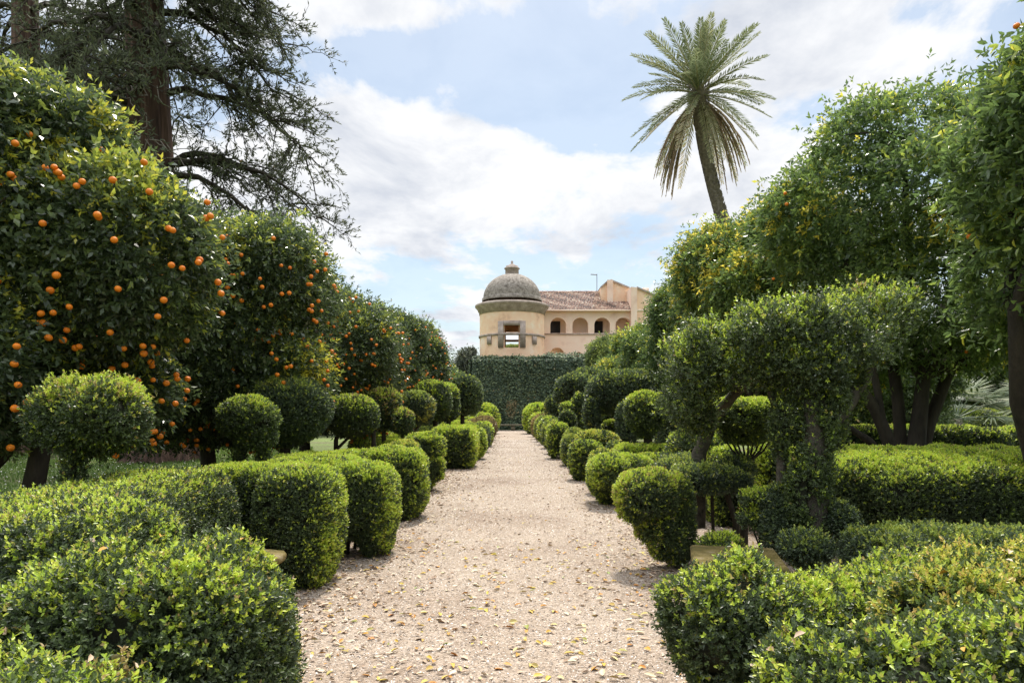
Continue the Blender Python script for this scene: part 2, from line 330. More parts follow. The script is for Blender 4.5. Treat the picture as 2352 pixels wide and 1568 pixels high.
def foliage(name, prims, parent, mats=None, leaf=.021, dens=.9, new=.35, wild=0.006, lump=.028, lscale=2.2, thin=0.06, base_t=.22, up=.45, zmin=.01, core=True, shrink=.06, six=False, k=5, px=1.9, hang=0.0, spread=.8, wr=.55, gold=0.0, depth=.075, twigs=0, side=0.0, extra=None):
    """clipped or loose foliage over a union of lumps; returns the object"""
    g = Geo(); mats = mats or M_box; allP = []
    cm = A([np.r_[p.surf()[0].mean(0)] for p in prims]).mean(0)
    L0 = max(leaf, np.linalg.norm(cm[:2])*px/683.0)
    for i, p in enumerate(prims):
        cp = p.surf(6 if isinstance(p, Ell) else None)[0].mean(0); L = L0
        n_m2 = dens*5.2/(k*.27*wr/.55*L*L)
        P, Nn = sample(p, n_m2)
        keep = P[:, 2] > zmin
        for j, q in enumerate(prims):
            if j != i: keep &= ~q.inside(P)
        view = norm(P-A([0, 0, CAMZ])); back = (view*Nn).sum(1) > .35
        keep &= ~(back & (rng.random(len(P)) < .5))
        lum = fbm(P, lscale, i % 5)
        if thin: keep &= ~((fbm(P, 3.3/max(lump*8, .3), 5) < -.55+thin*.5) & (rng.random(len(P)) < .85))
        P, Nn, lum = P[keep], Nn[keep], lum[keep]; n = len(P)
        if n == 0: continue
        l2 = fbm(P, .34/L, (i+2) % 5); cl = min(L, .026)*(.9 if L < .03 else .5)*l2
        off = lump*lum+cl+depth*-np.abs(rng.normal(0, .6, n))+wild*np.clip(rng.normal(0, 1, n), 0, 1.9)**2*.35
        Pp = P+Nn*off[:, None]
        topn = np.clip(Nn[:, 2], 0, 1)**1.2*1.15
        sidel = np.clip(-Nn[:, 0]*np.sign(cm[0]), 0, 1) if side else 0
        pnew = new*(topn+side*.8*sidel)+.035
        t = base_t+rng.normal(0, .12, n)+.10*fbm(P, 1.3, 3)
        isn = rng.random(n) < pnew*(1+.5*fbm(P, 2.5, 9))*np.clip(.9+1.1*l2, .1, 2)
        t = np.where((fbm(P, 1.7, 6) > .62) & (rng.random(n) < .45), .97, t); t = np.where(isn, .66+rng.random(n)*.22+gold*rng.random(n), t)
        Ax = Nn*.75+A([0, 0, up-hang])+rng.normal(0, .42, (n, 3))
        keep2 = off > -depth*3
        sprigs(g, Pp, Ax, L*np.where(isn, 1.05, .95), np.clip(t, 0, 1), k=k, spread=spread, wr=wr, six=six, bright_tip=.10)
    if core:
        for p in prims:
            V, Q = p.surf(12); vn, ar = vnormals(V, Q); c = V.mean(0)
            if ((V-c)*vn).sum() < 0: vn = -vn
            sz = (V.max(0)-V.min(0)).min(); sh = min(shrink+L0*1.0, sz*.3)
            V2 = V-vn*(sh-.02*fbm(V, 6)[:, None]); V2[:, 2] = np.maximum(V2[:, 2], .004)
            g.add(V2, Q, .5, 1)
    if extra: extra(g)
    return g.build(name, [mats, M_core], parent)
def tube(g, pts, rad, sides=8, t=.5, m=0, rough=0.0, flutes=0, cap=True):
    P = A(pts, float); n = len(P); rad = np.broadcast_to(A(rad, float), (n,))
    T = norm(np.gradient(P, axis=0)); ref = A([0, 0, 1.0]) if abs(T[0, 2]) < .9 else A([1.0, 0, 0])
    a = np.linspace(0, 2*np.pi, sides, endpoint=False); V = np.zeros((n, sides, 3)); e = norm(np.cross(T[0], ref))
    for i in range(n):
        e = norm(e-T[i]*(e@T[i])); f = np.cross(T[i], e)
        r = rad[i]*np.ones(sides)
        if flutes: r = r*(1+.10*np.sin(a*flutes+i*.05)+.06*np.sin(a*flutes*2.3+1))
        V[i] = P[i]+(e*np.cos(a)[:, None]+f*np.sin(a)[:, None])*r[:, None]
    V = V.reshape(-1, 3)
    if rough: V = V+rough*np.stack([fbm(V, 9, 1), fbm(V, 9, 4), 0*V[:, 0]], 1)
    i, j = np.meshgrid(np.arange(n-1), np.arange(sides), indexing='ij'); i = i.ravel(); j = j.ravel(); j2 = (j+1) % sides
    g.add(V, np.stack([i*sides+j, i*sides+j2, (i+1)*sides+j2, (i+1)*sides+j], 1), t, m)
    if cap and sides % 2 == 0:
        for b in (0, (n-1)*sides):
            q = [[b+x, b+x+1, b+sides-2-x, b+sides-1-x] for x in range(sides//2-1)]; g.add(V, q, t, m)
def bez(a, b, bend=(0, 0, 0), n=7, wob=0.0):
    a, b, bend = A(a, float), A(b, float), A(bend, float); t = np.linspace(0, 1, n)[:, None]
    P = a*(1-t)+b*t+bend*4*t*(1-t)
    if wob: P[1:-1] += rng.normal(0, wob, (n-2, 3))
    return P
def box(g, c, s, t=.5, m=0, bev=0.0, rot=0.0, tapx=1.0):
    c = A(c, float); hx, hy, hz = A(s, float)/2
    b = min(bev, hx*.9, hy*.9, hz*.9)
    prof = [(0, -hz), (b, -hz)] if False else None
    rings = [(hx-b, hy-b, -hz), (hx, hy, -hz+b), (hx, hy, hz-b), (hx-b, hy-b, hz)] if b > 0 else [(hx, hy, -hz), (hx, hy, hz)]
    V = []
    for (x, y, z) in rings:
        k = tapx if z > 0 else 1.0
        V += [(-x*k, -y*k, z), (x*k, -y*k, z), (x*k, y*k, z), (-x*k, y*k, z)]
    V = A(V); cs, sn = math.cos(rot), math.sin(rot); V = V@A([[cs, sn, 0], [-sn, cs, 0], [0, 0, 1]])+c
    q = [[3, 2, 1, 0]]; nr = len(rings)
    for i in range(nr-1):
        for j in range(4): q.append([i*4+j, i*4+(j+1) % 4, (i+1)*4+(j+1) % 4, (i+1)*4+j])
    q.append([(nr-1)*4+j for j in range(4)]); g.add(V, q, t, m)
def lathe(g, c, prof, n=48, m=0, t=.5):
    a = np.linspace(0, 2*np.pi, n, endpoint=False); P = A(prof, float)
    V = np.stack([P[:, None, 0]*np.cos(a), P[:, None, 0]*np.sin(a), np.repeat(P[:, None, 1], n, 1)], 2).reshape(-1, 3)+A(c)
    k = len(P); i, j = np.meshgrid(np.arange(k-1), np.arange(n), indexing='ij'); i = i.ravel(); j = j.ravel(); j2 = (j+1) % n
    g.add(V, np.stack([i*n+j, i*n+j2, (i+1)*n+j2, (i+1)*n+j], 1), t, m)
# ------------------------------------------------------------------ ground, path
def sheet(name, pts, z, m, n=(2, 2), wob=0):
    g = Geo(); (x0, y0), (x1, y1) = pts
    X, Y = np.meshgrid(np.linspace(x0, x1, n[0]), np.linspace(y0, y1, n[1]), indexing='ij'); X = X+wob*np.sin(Y*1.3+X)*(np.abs(X) > 0)
    V = np.stack([X, Y, np.full_like(X, z)], 2).reshape(-1, 3); i, j = np.meshgrid(np.arange(n[0]-1), np.arange(n[1]-1), indexing='ij'); i = i.ravel(); j = j.ravel()
    g.add(V, np.stack([i*n[1]+j, (i+1)*n[1]+j, (i+1)*n[1]+j+1, i*n[1]+j+1], 1)); o = g.build(name, m); return tag(o, kind='structure')
sheet("ground", ((-1500, -1500), (1500, 1500)), 0, M_lawn)
sheet("planting_bed", ((-5.6, -3), (-1.7, 57.4)), .004, M_soil, (6, 60), .12)
sheet("gravel_bed", ((1.35, -3), (4.9, 57.4)), .004, M_gravel, (6, 60), .12)
sheet("gravel_path", ((-2.45, -3), (2.55, 57.4)), .008, M_gravel, (8, 90), .06)
# loose gravel and fallen leaves
g = Geo(); n = 90000
Y = 1.9+36*rng.random(n)**2.6; X = rng.uniform(-2.3, 2.4, n); s = rng.uniform(.003, .0065, n)*(1+Y*.03)
P = np.stack([X, Y, np.full(n, .010)], 1); V = np.stack([P+A(d)*s[:, None]+rng.normal(0, .3, (n, 3))*s[:, None]*A([1, 1, .3]) for d in ((-1, 0, 0), (0, -1, 0), (1, 0, 0), (0, 1, 0), (0, 0, .9))], 1)
b = np.arange(n)[:, None]*5; q = np.concatenate([b+A(x) for x in ((0, 1, 4, 4), (1, 2, 4, 4), (2, 3, 4, 4), (3, 0, 4, 4))])
V2 = V.reshape(-1, 3)
def tri_to_quad(V, n):   # five-point pebbles as two bent quads
    return np.concatenate([b+A([0, 1, 2, 4]), b+A([0, 4, 2, 3])])
tt = rng.random(n); g.add(V2, tri_to_quad(V2, n), np.r_[tt, tt])
tag(g.build("loose_gravel", M_pebble), "fine pale gravel scattered over the garden path", "gravel", kind='stuff')
def litter(name, label, n, X, Y, L, z=.012, tr=(0, 1), zf=None):
    g = Geo(); a = rng.uniform(0, 6.28, n); D = np.stack([np.cos(a), np.sin(a), rng.normal(.05, .12, n)], 1)
    Nr = norm(np.stack([rng.normal(0, .35, n), rng.normal(0, .35, n), np.ones(n)], 1)); Z = (zf(X, Y) if zf is not None else z)+rng.uniform(0, .012, n)
    leafquads(g, np.stack([X, Y, Z*np.ones(n)], 1), D, Nr, L, L*rng.uniform(.35, .6, n), np.clip(rng.uniform(tr[0], tr[1], n), 0, 1), six=True, curl=.14)
    return tag(g.build(name, M_dry), label, "leaf litter", kind='stuff')
n = 12000; Y = 2.2+40*rng.random(n)**2.6; e = rng.random(n)
X = np.where(e < .45, rng.uniform(-2.2, 2.3, n), np.where(e < .78, -1.95+np.abs(rng.normal(0, .45, n)), 1.75-np.abs(rng.normal(0, .4, n))))
litter("fallen_leaves", "dry brown and yellow leaves strewn over the pale gravel path", n, X, Y, rng.uniform(.024, .06, n), tr=(.0, 1.0))
n = 9000; Y = 2.0+42*rng.random(n)**1.7; X = np.where(rng.random(n) < .5, -1.85+rng.normal(0, .5, n)-.4*rng.random(n), 1.9+rng.normal(0, .6, n)+1.3*rng.random(n))
litter("dead_leaf_drift", "brown leaf litter gathered at the foot of the clipped hedges", n, X, Y, rng.uniform(.03, .07, n)*(1+Y*.02), tr=(0, .75))
n = 600; litter("fallen_twigs_and_petals", "curled green and ochre leaves lying on the open gravel", n, rng.uniform(-1.6, 1.5, n), 2.4+6*rng.random(n)**1.4, rng.uniform(.05, .075, n), tr=(.8, 1.0), z=.014)

# ------------------------------------------------------------------ clipped hedges and topiary
def E(px, py, D, rx, rz, ry=None, p=2.0, **k):
    c = at(px, py, D); s = D/F; return Ell(c, (rx*s, ry if ry is not None else rx*s, rz*s), p, **k)
def H(px0, px1, ptop, D, ry=.32, p=4.2, z0=0.0, tap=.2, ztop=None):
    """ground block seen between two pixel columns, its top at pixel row ptop (near face at D)"""
    a, b = at(px0, ptop, D), at(px1, ptop, D); zt = ztop or a[2]
    return Ell(((a[0]+b[0])/2, D+ry, (zt+z0)/2), ((b[0]-a[0])/2, ry, (zt-z0)/2), p, tap=tap)
def plant(name, label, cat, prims, stems=None, mats=None, group=None, stem_mat=None, part='foliage', **kw):
    c = A([p.surf(4 if isinstance(p, Ell) else None)[0].mean(0) for p in prims]).mean(0)
    base = (c[0], c[1], 0.0)
    if stems: base = (stems[0][0][0][0], stems[0][0][0][1], 0.0)
    t = thing(name, label, cat, base, group)
    foliage(part, prims, t, mats, **kw)
    if stems:
        g = Geo()
        for pts, r in stems: tube(g, pts, r, 7, rough=.006)
        g.build('stem', stem_mat or M_twig, t)
    return t
HG = "clipped box hedges along the path"; BG = "box topiary trees beside the path"
# left side, from the camera on
plant("box_hedge", "big foreground box hedge with a swollen rounded end beside the gravel, yellow leaves on it", "hedge",
      [Ell((-1.60, 2.95, .45), (.60, .50, .57), 2.9), Sweep([(-1.75, 3.2), (-2.3, 3.45), (-2.75, 4.1), (-2.95, 5.2), (-2.85, 6.3)], .43, 0, 1.08, 5.5)],
      leaf=.020, new=.42, gold=.06, wild=.025, lump=.065, lscale=3.2, px=1.5, up=.6, thin=.06, wr=.56, six=True)
plant("box_bush", "low sprawling dark green box bush in the very corner by the big hedge", "bush",
      [Ell((-1.75, 2.05, .38), (.75, .45, .42), 2.4), Ell((-2.25, 2.65, .42), (.55, .5, .46), 2.2), Ell((-1.15, 1.75, .30), (.42, .32, .36), 2.2)],
      leaf=.020, new=.28, wild=.05, lump=.08, lscale=4, px=1.5, base_t=.2, thin=.2, wr=.56, six=True)
plant("box_bush", "bushy box plant with bright shoots behind the corner bush at the photo's edge", "bush",
      [Ell((-2.75, 2.95, .50), (.36, .36, .54), 2.4), Ell((-3.35, 3.7, .5), (.42, .5, .55), 2.4)], leaf=.02, new=.6, wild=.02, lump=.05, px=1.7)
plant("box_hedge", "tall rounded box hedge end standing behind the bench, lime green crest", "hedge",
      [E(690, 1215, 6.35, 90, 142, .40, 4.2, tap=.28), Ell((-2.55, 6.75, .70), (.75, .34, .36), 4), Ell((-2.1, 6.5, .62), (.35, .35, .42), 3)],
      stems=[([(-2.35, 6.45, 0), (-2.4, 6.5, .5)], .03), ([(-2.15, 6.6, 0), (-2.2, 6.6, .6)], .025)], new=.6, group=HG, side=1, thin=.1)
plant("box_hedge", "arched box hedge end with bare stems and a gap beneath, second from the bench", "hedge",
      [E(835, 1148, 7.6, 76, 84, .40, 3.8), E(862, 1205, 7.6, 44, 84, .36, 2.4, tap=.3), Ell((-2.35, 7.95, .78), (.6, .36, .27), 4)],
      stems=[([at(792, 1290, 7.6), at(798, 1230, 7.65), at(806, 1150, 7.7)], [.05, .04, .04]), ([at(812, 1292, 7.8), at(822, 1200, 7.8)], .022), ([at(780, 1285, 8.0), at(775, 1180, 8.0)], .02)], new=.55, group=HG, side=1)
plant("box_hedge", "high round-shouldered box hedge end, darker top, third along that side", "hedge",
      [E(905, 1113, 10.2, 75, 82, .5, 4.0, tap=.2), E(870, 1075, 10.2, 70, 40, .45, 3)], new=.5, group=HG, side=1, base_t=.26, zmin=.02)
plant("box_hedge", "flat-topped box hedge with bright new growth linking two rounded ends", "hedge",
      [Sweep([(-2.1, 8.1), (-2.75, 8.5), (-3.0, 9.2), (-2.9, 10.2), (-2.2, 10.7)], .42, 0, .97, 5)], new=.95, group=HG)
plant("box_mound", "small yellowish box mound peeping over the darker hedge shoulder", "bush",
      [E(925, 1050, 12.0, 45, 36, .4, 2.4), H(890, 968, 1060, 12.0)], mats=M_boxgold, new=.6)
plant("stepped_topiary", "stepped box shape with a small cube at its foot beside the gravel", "topiary",
      [E(978, 1025, 13.8, 42, 28, .4, 3), E(978, 1070, 13.8, 20, 48, .3, 4), E(1003, 1076, 13.6, 18, 26, .22, 3.4, tap=.3)], new=.7, group=HG, side=1)
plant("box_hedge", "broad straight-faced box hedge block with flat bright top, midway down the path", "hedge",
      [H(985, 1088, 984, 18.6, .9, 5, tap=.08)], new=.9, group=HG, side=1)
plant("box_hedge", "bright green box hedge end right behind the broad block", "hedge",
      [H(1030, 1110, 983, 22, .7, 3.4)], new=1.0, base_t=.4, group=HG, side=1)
plant("box_hedge", "flat box hedge top behind the stepped topiary, lime green", "hedge",
      [Sweep([at(960, 1020, 14.5)[:2], at(850, 1000, 16)[:2], at(860, 990, 19)[:2], at(960, 990, 20.5)[:2]], .5, 0, .93, 5)], new=.95, group=HG)
plant("box_hedge", "flat box hedge strip with one brown patch, behind the broad block", "hedge",
      [Sweep([at(950, 1000, 21.5)[:2], at(900, 990, 23)[:2], at(960, 980, 26)[:2], at(1080, 975, 27)[:2]], .6, 0, .95, 5)], mats=M_boxdull, new=.8, group=HG)
plant("box_hedge", "dull olive rounded hedge end with greyish face, sixth along", "hedge", [H(1060, 1120, 978, 26, .6, 3)], mats=M_boxdull, new=.4, group=HG)
plant("box_hedge", "slim rounded green hedge end just past the olive one", "hedge", [H(1085, 1128, 974, 30, .7, 3)], new=.6, group=HG, side=1)
plant("box_hedge", "rust brown rounded hedge end, partly dead", "hedge", [H(1070, 1125, 966, 34, .7, 2.6)], mats=M_boxbrown, new=.5, group=HG)
plant("box_hedge", "brownish arched hedge end leaning to the path beyond the rusty one", "hedge", [H(1085, 1136, 960, 37, .7, 2.6)], mats=M_boxbrown, new=.4, base_t=.4, group=HG)
plant("box_hedge", "low bright hedge hump between the brown ends and the tall arch", "hedge", [H(1090, 1130, 953, 42, .7, 2.6)], new=.8, group=HG)
plant("box_hedge", "last tall arched hedge end by the ivy wall, on the orange tree side", "hedge", [H(1085, 1142, 931, 47, 1.2, 2.4, tap=0)], new=.9, group=HG, side=1)
for i, (a, b, pt, D, lab) in enumerate(((1040, 1095, 965, 36, "flat lime hedge top behind the rust brown ends"), (1010, 1080, 973, 30, "flat green hedge strip under the big grey ball"))):
    plant("box_hedge", lab, "hedge", [H(a, b, pt, D, 1.2, 5, tap=.05)], new=.95, group=HG)
# ball trees, orange tree side
plant("ball_topiary", "shaggy yellow-tipped box ball on a thin leafy stem before the nearest orange tree", "topiary",
      [E(212, 958, 5.3, 118, 84, .40, 2.2), E(190, 1000, 5.3, 55, 36, .25, 2), E(165, 1085, 5.3, 16, 36, .06, 2), E(245, 995, 5.3, 60, 40, .28, 2)],
      stems=[([at(150, 1400, 5.3), at(150, 1150, 5.3), at(170, 1060, 5.3), at(200, 980, 5.3)], [.035, .03, .03, .02]), ([at(170, 1070, 5.3), at(225, 1000, 5.3)], .015)],
      group=BG, new=.6, gold=.12, wild=.04, lump=.08, lscale=4, leaf=.024, px=1.8)
plant("ball_topiary", "small round box ball on two leafy stems overlapping the wide dome", "topiary",
      [E(568, 960, 8.6, 66, 50, .36, 2.2), E(550, 1050, 8.6, 15, 60, .08), E(605, 1055, 8.6, 14, 50, .08), E(585, 1000, 8.6, 45, 30, .25)],
      stems=[([at(555, 1236, 8.6), at(552, 1100, 8.6), at(560, 1000, 8.6)], [.05, .04, .03]), ([at(610, 1236, 8.6), at(610, 1100, 8.6), at(590, 1000, 8.6)], [.05, .04, .03])], group=BG, new=.6)
plant("dome_topiary", "wide flattened grey-green box dome on a short trunk, largest on that side", "topiary",
      [E(660, 935, 10.5, 97, 70, .65, 2.3, tap=-.0), E(655, 970, 10.5, 88, 42, .55, 2.2), E(655, 1000, 10.5, 45, 26, .3)],
      stems=[([at(655, 1183, 10.5), at(655, 1060, 10.5), at(655, 960, 10.5)], [.11, .09, .07])], mats=M_boxdull, group=BG, new=.45)
plant("ball_topiary", "round box ball whose trunk forks into bare spreading branches", "topiary",
      [E(808, 955, 12.2, 60, 46, .45, 2.2)], stems=[([at(770, 1150, 12.2), at(772, 1010, 12.2), at(790, 970, 12.2)], [.05, .04, .03]), ([at(775, 1030, 12.2), at(800, 1005, 12.2), at(835, 975, 12.2)], [.03, .025, .02]), ([at(860, 1140, 12.4), at(858, 985, 12.3)], [.05, .04])], group=BG, new=.4)
plant("ball_topiary", "tall yellow-edged box ball between two greyer ones", "topiary",
      [E(880, 930, 14.8, 40, 38, .38, 2.3), E(875, 960, 14.8, 28, 30, .3), E(925, 968, 14.6, 26, 30, .28)],
      stems=[([at(882, 1113, 14.8), at(882, 940, 14.8)], .05), ([at(925, 1115, 14.6), at(925, 980, 14.6)], .03)], mats=M_box, group=BG, new=.85, gold=.2)
plant("ball_topiary", "grey-faced box ball on splayed bare stems, fourth ball along", "topiary",
      [E(952, 938, 17.5, 44, 38, .48, 2.2)], stems=[([at(935, 1080, 17.5), at(935, 1000, 17.5), at(955, 950, 17.5)], .045), ([at(935, 1005, 17.5), at(975, 965, 17.5)], .035)], mats=M_boxdull, group=BG, new=.6)
plant("ball_topiary", "big high box ball with bright crown on a straight trunk", "topiary",
      [E(992, 920, 21, 44, 44, .58, 2.3)], stems=[([at(1000, 1060, 21), at(1000, 930, 21)], .08)], group=BG, new=.6)
plant("ball_topiary", "box ball half hidden behind the high bright one", "topiary",
      [E(1028, 925, 24, 24, 42, .5, 2.3)], stems=[([at(1030, 1045, 24), at(1030, 940, 24)], .08)], group=BG, new=.9)
plant("ball_topiary", "large dull grey-green ball standing against the ivy wall edge", "topiary",
      [E(1068, 908, 29, 37, 42, .7, 2.4)], stems=[([at(1062, 1028, 29), at(1062, 920, 29)], .09)], mats=M_boxdull, group=BG, new=.08, base_t=.3)

# right side, from the far end back to the camera
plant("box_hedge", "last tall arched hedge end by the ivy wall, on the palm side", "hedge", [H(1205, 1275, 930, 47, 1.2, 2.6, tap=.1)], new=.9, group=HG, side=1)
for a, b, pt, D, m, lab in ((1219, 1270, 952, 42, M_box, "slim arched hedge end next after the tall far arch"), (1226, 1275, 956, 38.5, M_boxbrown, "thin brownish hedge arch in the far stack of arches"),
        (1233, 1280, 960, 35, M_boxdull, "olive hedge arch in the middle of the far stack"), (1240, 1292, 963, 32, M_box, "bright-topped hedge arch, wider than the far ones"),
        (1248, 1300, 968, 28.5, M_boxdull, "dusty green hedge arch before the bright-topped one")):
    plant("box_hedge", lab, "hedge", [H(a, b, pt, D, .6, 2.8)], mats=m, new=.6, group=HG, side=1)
plant("box_hedge", "rounded hedge end with lime rim where the arches begin", "hedge", [H(1259, 1312, 970, 25, .6, 2.8)], new=.6, group=HG, side=1)
plant("box_hedge", "dark barrel-shaped hedge end standing free at the gravel edge", "hedge", [H(1262, 1308, 975, 22.5, .5, 3.2)], new=.55, group=HG, side=1, base_t=.18)
plant("box_hedge", "narrow hedge end behind the barrel, topped with a low cushion", "hedge", [H(1295, 1340, 1003, 19.5, .5, 3), H(1298, 1345, 987, 20.8, .5, 2.4)], mats=M_boxdull, new=.7, group=HG, side=1)
plant("box_hedge", "dark upright hedge end with an olive cap, mid path", "hedge", [H(1312, 1388, 1017, 15.4, .42, 3.2)], new=.35, group=HG, base_t=.2, side=1)
plant("box_hedge", "golden-topped hedge cushion rising behind the olive-capped end", "hedge", [H(1322, 1430, 993, 17.2, .55, 3)], mats=M_boxgold, new=.7, base_t=.1, group=HG)
plant("box_mound", "little dark cushion of box beside the golden-topped one", "bush", [H(1395, 1432, 1018, 15.8, .3, 2.4)], mats=M_boxdull, new=.3)
plant("box_hedge", "long low hedge end with flat top curving to the path before the arched bulb", "hedge", [H(1358, 1520, 1050, 11.4, .5, 3.4, tap=.35), E(1400, 1085, 11.4, 43, 37, .4, 2.6)], new=.7, group=HG, side=1, base_t=.28)
plant("box_mound", "yellow-green rounded cushion just behind the long low hedge end", "bush", [H(1357, 1428, 1038, 12.8, .4, 2.4)], mats=M_boxgold, new=.5)
plant("box_arch", "big arched box bulb bending down to a dark pillar foot at the gravel", "topiary",
      [E(1483, 1132, 6.9, 72, 54, .34, 2.4), E(1560, 1190, 7.05, 32, 100, .22, 3), E(1520, 1215, 6.95, 34, 70, .22, 2.3, rot=.0), E(1455, 1165, 6.9, 36, 36, .24, 2), E(1490, 1205, 6.95, 30, 42, .2, 2), E(1550, 1240, 6.95, 26, 52, .18, 2.4), E(1540, 1120, 7.0, 30, 36, .3)],
      stems=[([at(1570, 1296, 7.05), at(1560, 1180, 7.05), at(1530, 1130, 7.0)], .03)], new=.8, gold=.1, group=HG, side=1, px=1.7)
plant("ball_topiary", "dark round box ball with yellow crest on a straight dark stem", "topiary",
      [E(1480, 945, 13.5, 45, 42, .4, 2.5), E(1482, 975, 13.5, 30, 30, .26)], stems=[([at(1486, 1130, 13.5), at(1486, 960, 13.5)], .07)], new=.85, group=BG, base_t=.22)
plant("dome_topiary", "broad irregular dark dome on two clipped columns behind the crested ball", "topiary",
      [E(1425, 900, 20, 75, 46, .9, 2.4), E(1380, 915, 20, 34, 34, .6), E(1470, 890, 20.5, 40, 36, .7), E(1360, 955, 19.5, 15, 42, .25, 3), E(1440, 985, 18.5, 16, 60, .25, 3)],
      stems=[([at(1425, 1067, 20), at(1425, 900, 20)], .1)], new=.35, wild=.03, lump=.07, group=BG, mats=M_boxdull)
plant("dome_topiary", "farther ragged olive dome with bare twigs, against the ivy wall", "topiary",
      [E(1325, 892, 30, 45, 30, .9, 2.3), E(1350, 880, 31, 45, 30, .9), E(1300, 905, 30, 26, 20, .6)], stems=[([at(1330, 1027, 30), at(1330, 890, 30)], .12)], mats=M_boxdull, new=.3, wild=.05, lump=.08, group=BG)
plant("ball_topiary", "round grey-green ball low beside the ragged olive dome", "topiary",
      [E(1278, 936, 38, 24, 26, .55, 2.2)], stems=[([at(1280, 1010, 38), at(1280, 940, 38)], .1)], mats=M_boxdull, new=.3, group=BG)
plant("bird_topiary", "bird-like box shape with raised head and drooping beak", "topiary",
      [E(1305, 940, 25, 20, 13, .35), E(1330, 925, 25, 13, 22, .3), E(1322, 955, 25, 12, 40, .3), E(1326, 990, 25, 15, 30, .35, 3)], new=.5, group=None)
plant("column_topiary", "dark rounded box pillar next to the bird shape", "topiary", [E(1303, 985, 23.5, 17, 40, .3, 3)], new=.15, base_t=.15)
plant("cube_topiary", "lime-topped clipped block framed between two dark columns", "topiary",
      [E(1402, 968, 22, 32, 22, .7, 6), E(1408, 985, 20.8, 24, 16, .3, 3)], stems=[([at(1405, 1057, 22), at(1405, 980, 22)], .05), ([at(1395, 1057, 22), at(1392, 980, 22)], .04)], new=1.0)
plant("box_hedge", "low flat hedge strip with vivid lime top under the crested ball", "hedge", [H(1420, 1560, 1027, 13.0, .5, 6, tap=.05)], new=1.1, base_t=.2)
plant("box_hedge", "short flat hedge piece in front of the vivid strip", "hedge", [H(1465, 1540, 1046, 11.9, .3, 5, tap=.05)], new=.6)
plant("bell_topiary", "bell-shaped grey-green shrub behind the small tiered ball", "topiary", [E(1545, 950, 16, 38, 34, .5, 2.4), E(1540, 990, 16, 30, 50, .4, 2.6)], mats=M_boxdull, new=.3)
plant("tiered_topiary", "small bright ball set on a shaggy dark skirt of box", "topiary",
      [E(1581, 963, 10.2, 27, 27, .2), E(1580, 990, 10.2, 18, 20, .15), E(1580, 1030, 10.2, 44, 45, .36, 2.3), E(1590, 1060, 10.2, 52, 40, .4, 2.4), E(1560, 1055, 10.2, 40, 30, .3)],
      new=.4, wild=.03, lump=.06, leaf=.024)
plant("box_hedge", "upright clipped hedge block with lit edge under the spreading canopy", "hedge", [H(1622, 1705, 998, 9.6, .35, 4), H(1640, 1720, 1030, 9.3, .25, 3.4)], new=.6, side=1)
plant("box_hedge", "bright-edged hedge block between the broom-shaped tree and the ivied trunk", "hedge", [H(1752, 1825, 1012, 8.6, .4, 3.6)], new=.9, side=1)
plant("box_shrub", "low loose box branch layer on a crooked bare stem beside the arched bulb", "bush",
      [E(1600, 1100, 7.6, 60, 32, .35, 2.6), E(1665, 1105, 7.6, 55, 30, .3, 2.6), E(1560, 1075, 8.2, 50, 26, .4, 3), E(1690, 1075, 8.0, 40, 30, .3)],
      stems=[([at(1690, 1285, 7.6), at(1690, 1200, 7.6), at(1665, 1120, 7.6)], [.05, .035, .03]), ([at(1640, 1285, 7.7), at(1635, 1120, 7.7)], .02)], new=.35, wild=.03, lump=.05, thin=.3, mats=M_boxdull, leaf=.024)
plant("broom_topiary", "flat-topped box tree whose fine branches fan out like a broom", "topiary",
      [E(1718, 955, 8.0, 78, 38, .42, 3.2), E(1712, 988, 8.0, 62, 30, .32, 2.4)],
      stems=[([at(1708, 1258, 8), at(1708, 1120, 8), at(1715, 1060, 8)], [.05, .045, .035])]+[([at(1714+rng.normal(0, 3), 1075-abs(k)*2, 8), at(1718+k*9, 1035, 8+rng.normal(0, .08)), at(1718+k*17, 985, 8+rng.normal(0, .15))], [.018, .012, .006]) for k in (-4, -3, -2, -1, 0, 1, 2, 3, 4)],
      stem_mat=M_bark, new=.8, thin=.15, mats=M_box, leaf=.022, base_t=.36)
plant("box_sapling", "thin little box tree with small flat head beside the stone slab", "topiary",
      [E(1742, 1148, 6.3, 38, 18, .18, 2.6), E(1760, 1175, 6.3, 30, 24, .16), E(1730, 1190, 6.3, 26, 26, .14)],
      stems=[([at(1748, 1342, 6.3), at(1746, 1250, 6.3), at(1745, 1150, 6.3)], [.018, .014, .01]), ([at(1747, 1260, 6.3), at(1720, 1190, 6.3)], .008), ([at(1747, 1240, 6.3), at(1775, 1180, 6.3)], .008)], new=.7, thin=.3, leaf=.022, wild=.03)
plant("box_mound", "small rounded box cushion standing behind the mossy stone slab", "bush", [Ell((1.88, 6.3, .31), (.20, .2, .16), 2.6), Ell((1.9, 6.3, .15), (.15, .15, .15), 2.4)], new=.7, wild=.02, leaf=.02)
